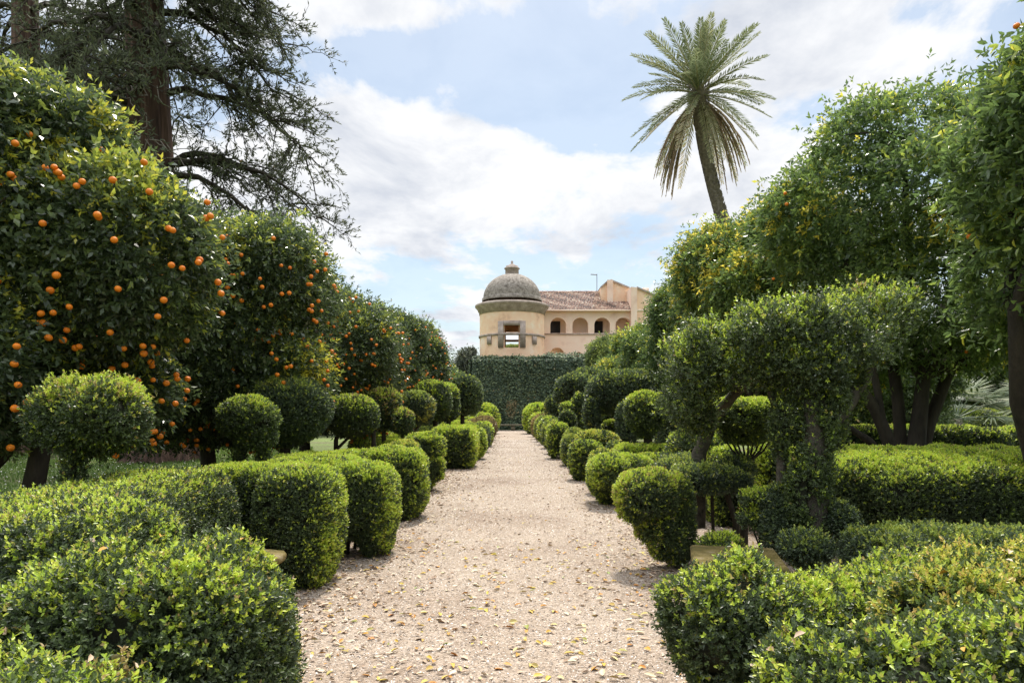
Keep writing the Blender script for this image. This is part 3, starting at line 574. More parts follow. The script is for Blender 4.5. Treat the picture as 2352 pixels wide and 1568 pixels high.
# foliage-clad trunk with the wide umbrella canopy
t = thing("umbrella_topiary", "old box tree with an ivy-clad trunk and a wide undulating umbrella of dark leaves", "topiary tree", (2.61, 6.0, 0))
foliage('canopy', [E(1590, 850, 6.8, 62, 55, .55), E(1578, 915, 6.8, 30, 52, .34), E(1680, 800, 6.6, 110, 62, .5, 2.3), E(1790, 775, 6.3, 100, 62, .52, 2.3), E(1860, 740, 6.3, 90, 58, .5), E(1990, 715, 6.4, 100, 48, .5, 2.4),
                   E(1950, 780, 6.3, 90, 60, .48), E(1840, 835, 6.2, 110, 46, .48), E(1720, 838, 6.4, 90, 34, .48), E(1600, 950, 7.1, 40, 45, .4), E(1900, 870, 6.2, 60, 50, .4)], t, M_box, leaf=.030, new=.4, wild=.10, lump=.15, lscale=3.4, thin=.8, core=False, depth=.16, dens=1.1, base_t=.27, px=1.8, k=5)
foliage('trunk_ivy', [E(1868, 950, 6.0, 30, 110, .13), E(1872, 1080, 5.95, 30, 130, .13, 2.5), E(1866, 1060, 6.0, 33, 190, .14, 2.6, tap=-.3), E(1800, 990, 6.1, 22, 80, .10), E(1880, 940, 6.0, 34, 80, .15), E(1838, 1130, 5.95, 34, 80, .15, 2.4), E(1900, 975, 6.15, 40, 60, .16), E(1965, 890, 6.3, 22, 60, .12)], t, M_box, leaf=.024, new=.2, wild=.04, lump=.07, base_t=.32, px=1.8, thin=.4)
g = Geo()
tube(g, [at(1870, 1362, 6.0), at(1868, 1150, 6.0), at(1872, 980, 6.0), at(1860, 850, 6.1), at(1840, 780, 6.2)], [.15, .13, .11, .08, .05], 10, rough=.012)
tube(g, [at(1600, 1210, 7.9), at(1606, 1040, 7.9), at(1640, 960, 7.8), at(1690, 900, 7.0), at(1760, 850, 6.5)], [.10, .085, .07, .05, .03], 8, rough=.01)
tube(g, [at(1620, 985, 7.8), at(1590, 900, 7.1), at(1600, 840, 6.8)], [.05, .04, .03], 7)
tube(g, [at(1870, 1000, 6.0), at(1930, 950, 6.15), at(1985, 870, 6.3), at(2010, 790, 6.4)], [.08, .075, .06, .04], 8, rough=.01)
tube(g, [at(1795, 1180, 6.1), at(1795, 980, 6.1), at(1770, 900, 6.3)], [.05, .045, .03], 8)
tube(g, [at(1690, 900, 7.0), at(1660, 850, 6.7)], [.04, .02], 6)
g.build('trunk', M_stem, t)
plant("box_shrub", "loose upright box shrub wrapped round the foot of the ivied trunk", "bush",
      [E(1785, 1195, 6.1, 28, 80, .16, 2.4), E(1930, 1195, 5.9, 36, 46, .18, 2.2), E(1850, 1260, 5.6, 60, 40, .22, 2.2)], mats=M_boxdull, new=.35, wild=.03, lump=.05, leaf=.022, px=1.8)
# big hedge at the side
plant("box_hedge", "long thick box hedge with wide lit top in front of the forked orange trunk", "hedge",
      [Ell((6.3, 8.6, .53), (3.05, 1.3, .55), 6), Ell((4.9, 7.5, .5), (1.1, .4, .5), 4), Ell((7.6, 7.3, .5), (1.3, .4, .5), 4)], stems=[([at(2250, 1290, 7), at(2235, 1200, 7.1)], .05), ([at(2205, 1290, 7), at(2190, 1190, 7.2)], .03)],
      new=.75, lump=.05, lscale=3, wild=.02, px=1.8, leaf=.024)
plant("box_hedge", "low loose box hedge strip running below the long thick hedge", "hedge",
      [Sweep([(2.45, 5.0), (3.0, 5.0), (3.7, 4.9), (4.4, 4.6)], .3, .25, .74, 3), Sweep([(3.2, 5.7), (4.2, 5.5), (5.4, 5.2)], .3, .0, .62, 3)], mats=M_boxdull, new=.4, wild=.03, lump=.05, leaf=.022, px=1.7)
plant("box_bush", "leafy box bush with a gnarled dark stem, edge of the gravel near the slab", "bush",
      [Ell((1.10, 3.50, .50), (.34, .36, .31), 2.3), Ell((1.65, 3.6, .44), (.5, .34, .25), 2.4), Ell((1.12, 3.42, .26), (.22, .24, .26), 2.2), Ell((2.15, 3.9, .50), (.42, .36, .22), 2.4)],
      stems=[([(1.75, 3.7, 0), (1.72, 3.65, .3), (1.85, 3.7, .6)], [.05, .045, .03]), ([(1.3, 3.45, 0), (1.35, 3.4, .35), (1.2, 3.4, .6)], [.045, .04, .02]), ([(1.75, 3.6, .35), (1.45, 3.4, .45), (1.25, 3.35, .6)], [.03, .02, .012])],
      new=.34, gold=.05, wild=.035, lump=.07, lscale=4, thin=.3, leaf=.021, px=1.5, wr=.56, six=True)
plant("box_bush", "box bush with gold and copper shoots at the photo's corner side", "bush",
      [Ell((2.35, 3.2, .50), (.65, .40, .40), 2.4), Ell((2.9, 3.35, .55), (.6, .45, .42), 2.4)], mats=M_boxgold, new=.45, gold=.12, base_t=.2, wild=.04, lump=.08, lscale=4, leaf=.022, px=1.5, thin=.15, wr=.5, six=True)
plant("box_bush", "lush bright-tipped box bush filling the bottom corner next to the gravel", "bush",
      [Ell((1.35, 2.35, .42), (.55, .38, .42), 2.3), Ell((1.95, 2.2, .46), (.62, .42, .44), 2.3), Ell((1.0, 2.1, .3), (.36, .3, .34), 2.2), Ell((2.1, 2.75, .42), (.5, .3, .38), 2.3)],
      new=.27, gold=.05, wild=.05, lump=.09, lscale=4, leaf=.021, px=1.5, base_t=.2, thin=.2, wr=.56, six=True)
# dry leaves resting on the hedge tops
g = Geo()
for pr_ in (Ell((-1.60, 2.95, .45), (.60, .50, .57), 2.9), Ell((-1.75, 2.05, .38), (.75, .45, .42), 2.4), Ell((2.35, 3.2, .50), (.65, .40, .40), 2.4), Ell((1.35, 2.35, .42), (.55, .38, .42), 2.3), Ell((1.95, 2.2, .46), (.62, .42, .44), 2.3), Sweep([(3.2, 5.7), (4.2, 5.5), (5.4, 5.2)], .3, .0, .62, 3)):
    P, Nn = sample(pr_, 9); k_ = Nn[:, 2] > .35; P, Nn = P[k_]+Nn[k_]*.05, Nn[k_]; n = len(P)
    leafquads(g, P, rng.normal(size=(n, 3))*A([1, 1, .3]), Nn+rng.normal(0, .3, (n, 3)), rng.uniform(.035, .055, n), .026, np.where(rng.random(n) < .35, .92, rng.uniform(.15, .5, n)), six=True, curl=.2)
tag(g.build("leaves_on_hedges", M_dry), "ochre and orange dead leaves caught on the foreground box", "leaf litter", kind='stuff')

# ------------------------------------------------------------------ benches
t = thing("stone_bench", "curved stone seat end poking out of the big clipped hedge", "bench", (-2.35, 5.05, 0))
g = Geo(); V, Q = cubesphere(12); k = (np.abs(V)**3.2).sum(1)**(-1/3.2); V = V*k[:, None]*A([.22, .22, .05])+A([-2.06, 5.35, .44]); V[:, 2] -= .05*((V[:, 0]+1.9) < -.2)*0
g.add(V+.006*fbm(V, 25)[:, None], Q); g.build('seat', M_mossy, t)
g = Geo(); box(g, (-2.1, 5.38, .18), (.14, .3, .355), bev=.03); g.build('support', M_bench, t)
t = thing("stone_bench", "square mossy stone seat slab beside the arched box bulb", "bench", (1.62, 5.35, 0))
g = Geo(); box(g, (1.72, 5.36, .42), (.68, .80, .09), bev=.018, rot=-.22); g.build('seat', M_mossy, t)
g = Geo(); box(g, (1.68, 5.42, .18), (.26, .42, .355), bev=.03, rot=-.22); g.build('support', M_bench, t)
t = thing("stone_bench", "long stone bench on three blocks at the foot of the ivy wall", "bench", (-.4, 56.2, 0))
g = Geo(); box(g, (-.35, 56.3, .47), (3.9, .55, .14), bev=.03); g.build('seat', M_bench, t)
for x in (-1.75, -.35, 1.1):
    g = Geo(); box(g, (x, 56.3, .20), (.34, .42, .39), bev=.04); g.build('support', M_bench, t)

# ------------------------------------------------------------------ ivy wall
t = thing("ivy_wall", "tall retaining wall wholly covered in dark clipped ivy", "wall", (3, 58, 0))
g = Geo(); box(g, (4.0, 59.0, 3.0), (15.4, 1.6, 6.0)); g.build('masonry', M_stone, t)
def ivy(x0, x1, z1, y, n, leaf):
    g = Geo(); P = np.stack([rng.uniform(x0, x1, n), np.full(n, y), rng.uniform(0, z1, n)], 1); Nn = np.tile(A([0, -1.0, 0]), (n, 1))
    k = int(n*.16); P2 = np.stack([rng.uniform(x0, x1, k), rng.uniform(y, y+1.6, k), np.full(k, z1)], 1); N2 = np.tile(A([0, -.1, 1.0]), (k, 1))
    k3 = int(n*.1); P3 = np.stack([np.full(k3, x0), rng.uniform(y, y+1.6, k3), rng.uniform(0, z1, k3)], 1); N3 = np.tile(A([-1.0, 0, 0]), (k3, 1))
    P = np.concatenate([P, P2, P3]); Nn = np.concatenate([Nn, N2, N3]); P = P+Nn*(.12+.16*fbm(P, 1.1)+.12*np.abs(rng.normal(0, .6, len(P))))[:, None]; P = P+rng.normal(0, .03, P.shape)
    tt = np.clip(.3+.12*fbm(P, .5)+rng.normal(0, .26, len(P))+.15*np.clip(Nn[:, 2], 0, 1), 0, 1)
    bare = (fbm(P, .55, 4) > .38) & (P[:, 2] < 2.6) & (rng.random(len(P)) < .6)
    tt[bare] = .97
    D = norm(A([0, -.35, -.8])+rng.normal(0, .6, P.shape)); leafquads(g, P, D, norm(Nn+A([0, 0, .5])+rng.normal(0, .3, P.shape)), leaf*rng.uniform(.7, 1.2, len(P)), leaf*.8, tt)
    return g
g = ivy(-3.75, 11.7, 6.05, 58.15, 60000, .18)
g.build('ivy', M_ivy, t)
g = ivy(2.6, 11.7, 6.5, 59.4, 9000, .15); g.v = [v for v in g.v]; g.build('ivy', M_ivy, t)

# ------------------------------------------------------------------ domed tower
TD = 64.0; sc_ = TD/F; TX, TY = at(1176, 0, TD)[0], TD
def tz(py, D=TD-2.5): return CAMZ+(VY-py)*D/F
t = thing("domed_tower", "round pale orange tower with a weathered grey stone dome and lantern", "tower", (TX, TY, 0))
R = 3.02; g = Geo()
nth = 96; th = np.linspace(0, 2*np.pi, nth+1); zs = [0, tz(800), tz(796), tz(770), tz(752), tz(748), tz(714)]
zs = A([0, tz(799), tz(780), tz(760), tz(747), tz(712)])
wa = .245
def isopen(a, i):   # front opening faces -Y, the rear one +Y
    d1 = abs((a+math.pi/2+math.pi) % (2*math.pi)-math.pi); d2 = abs((a-math.pi/2+math.pi) % (2*math.pi)-math.pi)
    return min(d1, d2) < wa and 1 <= i <= 3
def cyl(g, r, th0, th1, z0, z1, m=0):
    aa = np.linspace(th0, th1, 4)
    V = [(TX+r*math.cos(a), TY+r*math.sin(a), z) for z in (z0, z1) for a in aa]; g.add(V, [[k, k+1, k+5, k+4] for k in range(3)], .5, m)
edges = sorted([-math.pi/2-wa, -math.pi/2+wa, math.pi/2-wa, math.pi/2+wa]+[-math.pi+k*math.pi/24 for k in range(49) if min(abs(-math.pi+k*math.pi/24+math.pi/2), abs(-math.pi+k*math.pi/24-math.pi/2)) > wa+.02])
for a0, a1 in zip(edges[:-1], edges[1:]):
    for i in range(len(zs)-1):
        am = (a0+a1)/2
        if isopen(am, i): continue
        cyl(g, R, a0, a1, zs[i], zs[i+1]); cyl(g, R-.5, a1, a0, zs[i], zs[i+1])
for ac in (-math.pi/2, math.pi/2):
    for s in (-1, 1):
        a = ac+s*wa; P0 = [(TX+r*math.cos(a), TY+r*math.sin(a)) for r in (R, R-.5)]
        V = [(*P0[0], zs[1]), (*P0[1], zs[1]), (*P0[1], zs[4]), (*P0[0], zs[4])]; g.add(V, [[0, 1, 2, 3]])
    aa = np.linspace(ac-wa, ac+wa, 5)
    for zz in (zs[1], zs[4]):
        V = [(TX+r*math.cos(a), TY+r*math.sin(a), zz) for r in (R, R-.5) for a in aa]; g.add(V, [[k, k+1, k+6, k+5] for k in range(4)])
lathe(g, (TX, TY, 0), [(0, tz(720)), (R-.5, tz(720))], 48)
g.build('wall', M_plaster, t, flat=False)
def ringpart(name, prof, m, parent=t):
    g = Geo(); lathe(g, (TX, TY, 0), prof, 64); return g.build(name, m, parent)
ringpart('string_course', [(R-.02, tz(771)), (R+.10, tz(770)), (R+.12, tz(766)), (R-.02, tz(765))], M_stone)
ringpart('cornice', [(R-.02, tz(716)), (R+.05, tz(716)), (R+.08, tz(709)), (R+.16, tz(708)), (R+.2, tz(704)), (R+.38, tz(699)), (R+.44, tz(697)), (R+.44, tz(693.5)), (R+.3, tz(691.5)), (R-.3, tz(690))], M_stone)
rd = 66*sc_; zb = tz(692, TD); prof = [(rd+.12, zb-.05), (rd+.12, zb+.2), (rd, zb+.28)]+[(rd*math.cos(a), zb+.2+(tz(629, TD)-zb-.2)*math.sin(a)) for a in np.linspace(.06, math.pi/2-.1, 22)]
ringpart('dome', prof, M_dome)
zl = tz(630, TD); lr = 15.5*sc_
ringpart('lantern', [(lr, zl-.3), (lr, zl+.45), (lr+.10, zl+.5), (lr+.10, zl+.56), (lr-.03, zl+.6), (lr-.04, zl+.75), (lr*.55, zl+.85), (lr*.3, zl+.95), (.1, zl+1.0), (.12, zl+1.2), (.01, zl+1.3)], M_stone)
# window surround, sill and two small vents
w = thing  # keep name short
fr = Geo()
def arcblock(g, am, half, z0, z1, r0, r1):
    aa = np.linspace(am-half, am+half, 7); V = [(TX+r*math.cos(a), TY+r*math.sin(a), z) for r in (r0, r1) for z in (z0, z1) for a in aa]; n = 7
    q = []
    for k in range(n-1): q += [[2*n+k, 2*n+k+1, 3*n+k+1, 3*n+k], [k, 2*n+k, 2*n+k+1, k+1][::-1], [n+k, n+k+1, 3*n+k+1, 3*n+k][::-1]]
    q += [[0, n, 3*n, 2*n], [n-1, 2*n-1+n*0, 4*n-1, 3*n-1][::-1]]; g.add(V, q)
wf = .41
for am in (-math.pi/2,):
    arcblock(fr, am-(wa+wf)/2, (wf-wa)/2, tz(799), tz(738), R-.03, R+.09); arcblock(fr, am+(wa+wf)/2, (wf-wa)/2, tz(799), tz(738), R-.03, R+.09)
    arcblock(fr, am, wa-.002, tz(748.5), tz(738), R-.03, R+.087)
f = fr.build('window', M_stone, t)
gg = Geo(); arcblock(gg, -math.pi/2, wf+.02, tz(803), tz(799.2), R-.03, R+.2); gg.build('sill', M_stone, f)
gg = Geo(); P0 = at(1176, 748, TD-2.7); box(gg, (P0[0], TD-2.75, tz(757)), (1.42, .07, .75)); gg.build('interior_shade', M_dark, f)  # dark box painted in for the shade of the tower's upper interior
gg = Geo(); tube(gg, [(P0[0]-.7, TD-2.86, tz(764.5)), (P0[0]+.7, TD-2.86, tz(764.5))], .02, 6); gg.build('rail', M_shutter, f)
for s in (-.73, .73):
    g = Geo(); arcblock(g, -math.pi/2+s, .085, tz(790), tz(771.5), R-.03, R+.10); v = g.build('vent', M_stone, t)
    g = Geo(); arcblock(g, -math.pi/2+s, .02, tz(785), tz(776), R+.05, R+.106); v2 = g.build('slot', M_dark, v)

# ------------------------------------------------------------------ villa
VD = 66.0
def vx(px, D=VD): return (px-VX)*D/F
def vz(py, D=VD): return CAMZ+(VY-py)*D/F
t = thing("villa", "peach villa with an arcaded loggia, brown tiled roof and stepped gable", "building", (vx(1400), VD, 0))
g = Geo(); x0, x1 = vx(1245), vx(1475)
def arch_band(g, x0, x1, z0, z1, arches, D, depth=.5):
    xs = x0
    def quad(a, b, c, d, y): g.add([(a, y, c), (b, y, c), (b, y, d), (a, y, d)], [[0, 1, 2, 3]])
    for (ax0, ax1, s0, spr, top) in arches:
        quad(xs, ax0, z0, z1, D)
        if s0 > z0: quad(ax0, ax1, z0, s0, D)
        cx = (ax0+ax1)/2; rx = (ax1-ax0)/2; n = 14; aa = np.linspace(math.pi, 0, n+1); X = cx+rx*np.cos(aa); Z = spr+(top-spr)*np.sin(aa)
        for k in range(n):
            g.add([(X[k], D, Z[k]), (X[k+1], D, Z[k+1]), (X[k+1], D, z1), (X[k], D, z1)], [[0, 1, 2, 3]])
            g.add([(X[k], D, Z[k]), (X[k+1], D, Z[k+1]), (X[k+1], D+depth, Z[k+1]), (X[k], D+depth, Z[k])], [[0, 1, 2, 3]])
        for xx in (ax0, ax1): g.add([(xx, D, s0), (xx, D+depth, s0), (xx, D+depth, spr), (xx, D, spr)], [[0, 1, 2, 3]])
        g.add([(ax0, D, s0), (ax1, D, s0), (ax1, D+depth, s0), (ax0, D+depth, s0)], [[0, 1, 2, 3]])
        xs = ax1
    quad(xs, x1, z0, z1, D)
ar = [(vx(a-18), vx(a+18), vz(765), vz(746), vz(729)) for a in (1282, 1333, 1383, 1432)]
arch_band(g, x0, x1, vz(768), vz(716), ar, VD)
lo = [(vx(1263), vx(1296), vz(860), vz(814), vz(798)), (vx(1322), vx(1336), vz(860), vz(814), vz(808))]
arch_band(g, x0, x1, 0, vz(768), lo, VD)
g.add([(x0, VD+1.6, 0), (x1, VD+1.6, 0), (x1, VD+1.6, vz(716)), (x0, VD+1.6, vz(716))], [[0, 1, 2, 3]])
for zz in (vz(767), vz(717)): g.add([(x0, VD+.02, zz), (x1, VD+.02, zz), (x1, VD+1.6, zz), (x0, VD+1.6, zz)], [[0, 1, 2, 3]])
g.add([(x1, VD, 0), (x1, VD+6, 0), (x1, VD+6, vz(716)), (x1, VD, vz(716))], [[0, 1, 2, 3]])
g.build('wall', M_plaster2, t, flat=True)
g = Geo(); box(g, ((x0+x1)/2, VD-.03, vz(767)), (x1-x0, .12, .10)); g.build('string_course', M_stone, t)
g = Geo(); box(g, ((x0+x1)/2+.1, VD-.22, vz(714)), (x1-x0+.2, .46, .18)); g.build('eave', M_plaster2, t)
for a in (1277, 1377):
    g = Geo(); cx, w_, z0, z1 = vx(a), vx(1188+24), vz(766), vz(733)
    box(g, (cx, VD+1.55, (z0+z1)/2), (w_, .08, z1-z0)); f = g.build('window', M_dark, t)
    g = Geo()
    for dxx in (-w_/2, 0, w_/2): box(g, (cx+dxx, VD+1.49, (z0+z1)/2), (.09, .05, z1-z0+.05))
    for k in (.33, .66, 1.0): box(g, (cx, VD+1.488, z0+(z1-z0)*k), (w_, .045, .07))
    g.build('window_frame', M_shutter, f)
# tiled roof: rows of curved tiles
g = Geo(); rx0, rx1 = vx(1240), vx(1462); zr, ze = vz(671, VD+3.5), vz(714.5); cols = 58; rows = 17
for r_ in range(rows):
    for c_ in range(cols):
        xa = rx0+(rx1-rx0)*c_/cols; wd = (rx1-rx0)/cols; s0, s1 = r_/rows, (r_+1.25)/rows
        if (xa-vx(1385))/(vx(1462)-vx(1385)) > 0 and s0 > .42: continue
        if xa > vx(1392) and s0 > .3+.1: continue
        X = xa+wd*A([0, .2, .5, .8, 1.0]); H_ = A([0, .075, .10, .075, 0])+rng.normal(0, .008)
        V = []
        for s_ in (s0, s1):
            yy = VD-.35+4.0*s_; zz = ze+.05+(zr-ze)*s_; V += [(x, yy, zz+h+(.05 if s_ == s0 else .0)) for x, h in zip(X, H_)]
        g.add(V, [[k, k+1, k+6, k+5] for k in range(4)], np.clip(rng.normal(.45, .22)+.25*math.sin(r_*.9+c_*.35), 0, 1))
        g.add([(X[0], VD-.35+4.0*s0, ze+.02+(zr-ze)*s0), (X[4], VD-.35+4.0*s0, ze+.02+(zr-ze)*s0), V[3], V[1]], [[0, 1, 2, 3]], .0)
g.build('roof', M_tile, t, flat=False)
g = Geo(); box(g, ((rx0+vx(1385))/2, VD+3.75, zr+.05), (vx(1385)-rx0, .3, .22), bev=.08); g.build('ridge', M_tile, t)
# gabled block
g = Geo()
def prism(g, pts, y0, y1):
    n = len(pts); V = [(x, y0, z) for x, z in pts]+[(x, y1, z) for x, z in pts]
    for k in range(1, n-1): g.add([V[0], V[k], V[k+1], V[k+1]], [[0, 1, 2, 3]]) if False else None
    # fan of quads from the base line: points are given left to right above a flat bottom
    for k in range(n-1):
        a, b = pts[k], pts[k+1]; g.add([(a[0], y0, 0), (b[0], y0, 0), (b[0], y0, b[1]), (a[0], y0, a[1])], [[0, 1, 2, 3]]); g.add([(a[0], y0, a[1]), (b[0], y0, b[1]), (b[0], y1, b[1]), (a[0], y1, a[1])], [[0, 1, 2, 3]])
    for p_ in (pts[0], pts[-1]): g.add([(p_[0], y0, 0), (p_[0], y1, 0), (p_[0], y1, p_[1]), (p_[0], y0, p_[1])], [[0, 1, 2, 3]])
GD = VD+2.2
prism(g, [(vx(1380, GD), vz(660, GD)), (vx(1396, GD), vz(647, GD)), (vx(1403, GD), vz(645, GD)), (vx(1444, GD), vz(662, GD)), (vx(1452, GD), vz(661, GD)), (vx(1456, GD), vz(661, GD))], GD, GD+7)
G2 = VD-.4
prism(g, [(vx(1462, G2), vz(663, G2)), (vx(1475, G2), vz(664, G2)), (vx(1535, G2), vz(692, G2)), (vx(1580, G2), vz(714, G2))], G2, G2+7)
g.build('gable', M_plaster, t, flat=True)
g = Geo(); prism(g, [(vx(1394, GD), vz(644, GD)), (vx(1407, GD), vz(644, GD))], GD-.35, GD); prism(g, [(vx(1449, G2), vz(659, G2)), (vx(1463, G2), vz(660.5, G2))], G2-.15, G2+3); g.build('pier', M_plaster2, t, flat=True)
g = Geo()
for (a, b, c, d, DD) in ((1403, 645, 1446, 663, GD), (1463, 662, 1538, 694, G2), (1538, 694, 1580, 715, G2), (1380, 661, 1396, 647, GD)):
    pa, pb = A([vx(a, DD), DD+3, vz(b, DD)+.05]), A([vx(c, DD), DD+3, vz(d, DD)+.05]); mid = (pa+pb)/2; L = np.linalg.norm(pb-pa); dz_ = pb-pa
    V = [pa+A([0, -3.15, -.08]), pb+A([0, -3.15, -.08]), pb+A([0, -3.15, .10]), pa+A([0, -3.15, .10]), pa+A([0, 4, .10]), pb+A([0, 4, .10])]; g.add(V, [[0, 1, 2, 3], [3, 2, 5, 4]])
g.build('coping', M_stone, t, flat=True)
g = Geo(); box(g, (vx(1427, GD), GD-.02, vz(697, GD)), (vx(1188+15), .1, .35)); g.build('window', M_dark, t)
g = Geo(); box(g, (vx(1480, G2+2), G2+1.5, vz(661.5, G2)), (.6, .6, .5)); g.build('chimney', M_plaster2, t)
t2 = thing("roof_aerial", "thin metal mast with a short side arm on the villa roof ridge", "aerial", (vx(1371, VD+4), VD+3.8, 0))
g = Geo(); X = vx(1371, VD+3.8); tube(g, [(X, VD+3.8, vz(672, VD+3.8)), (X, VD+3.8, vz(629, VD+3.8))], .035, 6); g.build('mast', M_metal, t2)
g = Geo(); tube(g, [(X, VD+3.8, vz(631, VD+3.8)), (X-.65, VD+3.8, vz(630, VD+3.8))], .05, 6); g.build('arm', M_metal, t2)

# ------------------------------------------------------------------ orange trees
ico = None
def orange_mesh():
    V, Q = cubesphere(6); g = Geo(); V2 = V.copy(); V2[:, 2] *= .93; V2[:, 2] -= .10*np.exp(-((V2[:, 0]**2+V2[:, 1]**2)/.03))*np.sign(V2[:, 2])*.6
    g.add(V2*.032, Q); o = g.build("orange", M_orange); me = o.data; bpy.data.objects.remove(o); return me
OM = orange_mesh()
def crown_prims(c, r, n, seed, squash=.8, zmin=.6, lobe=.42):
    rs = np.random.default_rng(seed); c = A(c, float); r = A(r, float); r = r*.86; out = [Ell(c, r*.80, 2.2)]
    for i in range(n):
        d = norm(rs.normal(size=3)); d[2] = d[2]*.9+.12; d = norm(d); q = lobe*rs.uniform(.75, 1.2)
        cc = c+d*r*(1-q*.62); out.append(Ell(cc, r*q*A([1, 1, rs.uniform(.8, 1.15)]), 2.1))
    return out
def orange_tree(label, base, c, r, mats, n_or, seed, leaf=.085, fork=1.0, nl=14, group=None, px=3.4, new=.35, gold=0, hang=.5, dens=1.0, tr=.13, zlow=.6, limbs=6, orx=None, trunk_pts=None, lobe=.42, fruits_stuff=False, cut=None, name="orange_tree", cat="orange tree", base_t=.3, inner=True, wild=.22):
    t = thing(name, label, cat, (base[0], base[1], 0), group)
    pr = crown_prims(c, r, nl, seed, lobe=lobe)
    def extra(g):   # loose shoots inside and out
        n = int(900*dens*(.085/max(leaf, .085))**1.0)*3
        d = norm(rng.normal(size=(n, 3))); P = A(c)+d*A(r)*rng.uniform(.45, .9, n)[:, None]; P = P[P[:, 2] > zlow]
        sprigs(g, P, norm(P-A(c))+A([0, 0, -.2]), max(leaf, np.linalg.norm(c[:2])*px/683)*1.1, np.clip(rng.normal(.3, .15, len(P)), 0, 1), k=4, spread=1.0, six=False)
    foliage('crown', pr, t, mats, leaf=leaf, dens=dens, new=new, wild=wild, lump=.12, lscale=1.3, thin=.2, up=.15, hang=hang, core=False, six=leaf > .08 and np.linalg.norm(c[:2]) < 14, k=4, px=px, spread=.9, wr=.42, depth=.28, zmin=zlow, base_t=base_t, gold=gold, extra=extra)
    g = Geo()
    b = A([base[0], base[1], 0.0]); fk = b+A([(c[0]-b[0])*.15, (c[1]-b[1])*.15, fork])
    if trunk_pts is None: tube(g, [b, b*.5+fk*.5+A([.03, 0, 0]), fk], [tr*1.3, tr, tr*.95], 10, rough=.015)
    else: tube(g, trunk_pts[0], trunk_pts[1], 12, rough=.02); fk = A(trunk_pts[0][-1])
    rs = np.random.default_rng(seed+5); tips = []
    for i in range(limbs):
        a = i*6.28/limbs+rs.uniform(-.3, .3); e = A(c)+A([math.cos(a)*r[0]*.62, math.sin(a)*r[1]*.62, r[2]*rs.uniform(-.15, .55)])
        pts = bez(fk, e, (math.cos(a)*.1, math.sin(a)*.1, -.15), 8, .05); tube(g, pts, np.linspace(tr*.62, .025, 8), 7, rough=.01)
        for j in range(5):
            s = pts[3+j % 5] if 3+j % 5 < 8 else pts[-1]; d = norm(A(rs.normal(size=3))+A([math.cos(a)*.8, math.sin(a)*.8, .3])); tube(g, bez(s, s+d*A(r)*.26, (0, 0, .06), 5, .03), np.linspace(.025, .007, 5), 5)
    g.build('trunk', M_bark, t)
    if n_or:
        cnt = 0; tries = 0
        V, Nn = [], []
        for p in pr[1:]:
            a_, b_ = sample(p, 40 if n_or > 30 else 10); V.append(a_); Nn.append(b_)
        V = np.concatenate(V); Nn = np.concatenate(Nn); k = (V[:, 2] > zlow+.05)
        for p in pr: k &= ~p.inside(V, .9)
        view = norm(V-A([0, 0, CAMZ])); k &= ((view*Nn).sum(1) < -.12) & (V[:, 1] > 2.5) & (np.abs(V[:, 0]) < V[:, 1]*.8)
        k &= (V[:, 0] > c[0]-.3) | (c[1] < 9) | (c[0] > 0); k &= (fbm(V, 1.1, 2) > -.75) & (V[:, 2] < c[2]+r[2]*.55)
        V, Nn = V[k], Nn[k]; idx = rng.permutation(len(V))[:n_or]
        for i in idx:
            ps = [V[i]]
            if rng.random() < .04: ps.append(V[i]+rng.normal(0, .055, 3))
            for p_ in ps:
                o = bpy.data.objects.new("orange", OM); S.collection.objects.link(o); o.parent = t
                o.location = p_+Nn[i]*(.17+.003*c[1])+A([0, 0, -.05])-A(t.location); sc = rng.uniform(.85, 1.1); o.scale = (sc,)*3; o.rotation_euler = rng.uniform(-.5, .5, 3)
        if n_or > 60:      # the fruit past the hundred that show largest
            more = rng.permutation(len(V))[n_or:n_or+int(n_or*(.55 if c[1] < 9 else 1.1))]; CS, CQ = cubesphere(5); g = Geo()
            for i in more: g.add(CS*.031*rng.uniform(.85, 1.1)*A([1, 1, .94])+V[i]+Nn[i]*(.12+.003*c[1])+A([0, 0, -.05]), CQ)
            if len(more): o = g.build("small_oranges", M_orange, t); o['kind'] = 'stuff'
    return t
OG = "orange trees along the path"
orange_tree("nearest orange tree, heavy with bright oranges, yellow-green upper leaves", (-5.6, 7.2), (-5.75, 6.9, 2.95), (2.65, 2.25, 2.3), M_orl, 100, 21, leaf=.075, group=OG, px=4.2, new=.5, gold=.1, zlow=1.3, fork=.9, tr=.12, nl=20, wild=.15)
orange_tree("leafy dark orange tree second in the row, fruit scattered low", (-5.2, 11.5), (-5.2, 11.2, 2.9), (2.4, 2.7, 2.15), M_orl, 95, 22, leaf=.075, group=OG, px=3.6, zlow=1.05, nl=16)
orange_tree("third orange tree in the row with clustered small oranges", (-5.0, 16), (-4.9, 16, 2.9), (2.35, 2.4, 2.35), M_orl, 100, 23, leaf=.075, group=OG, px=3.0, zlow=1.05, nl=14)
orange_tree("fourth orange tree in the row behind the yellow-edged ball", (-5.1, 21.5), (-4.95, 21.5, 3.0), (2.4, 2.6, 2.55), M_orl, 95, 24, leaf=.08, group=OG, px=2.8, zlow=1.05, nl=14)
orange_tree("fifth orange tree in the row, speckled with reddish fruit", (-5.2, 27.5), (-5.1, 27.5, 3.1), (2.5, 2.8, 2.7), M_orl, 80, 25, leaf=.08, group=OG, px=2.6, zlow=.6, nl=12)
orange_tree("last dark orange tree in the row before the ivy wall", (-5.6, 36), (-5.6, 36, 3.0), (2.7, 3, 3.0), M_orr, 40, 26, leaf=.09, group=OG, px=2.5, zlow=.6, nl=12)
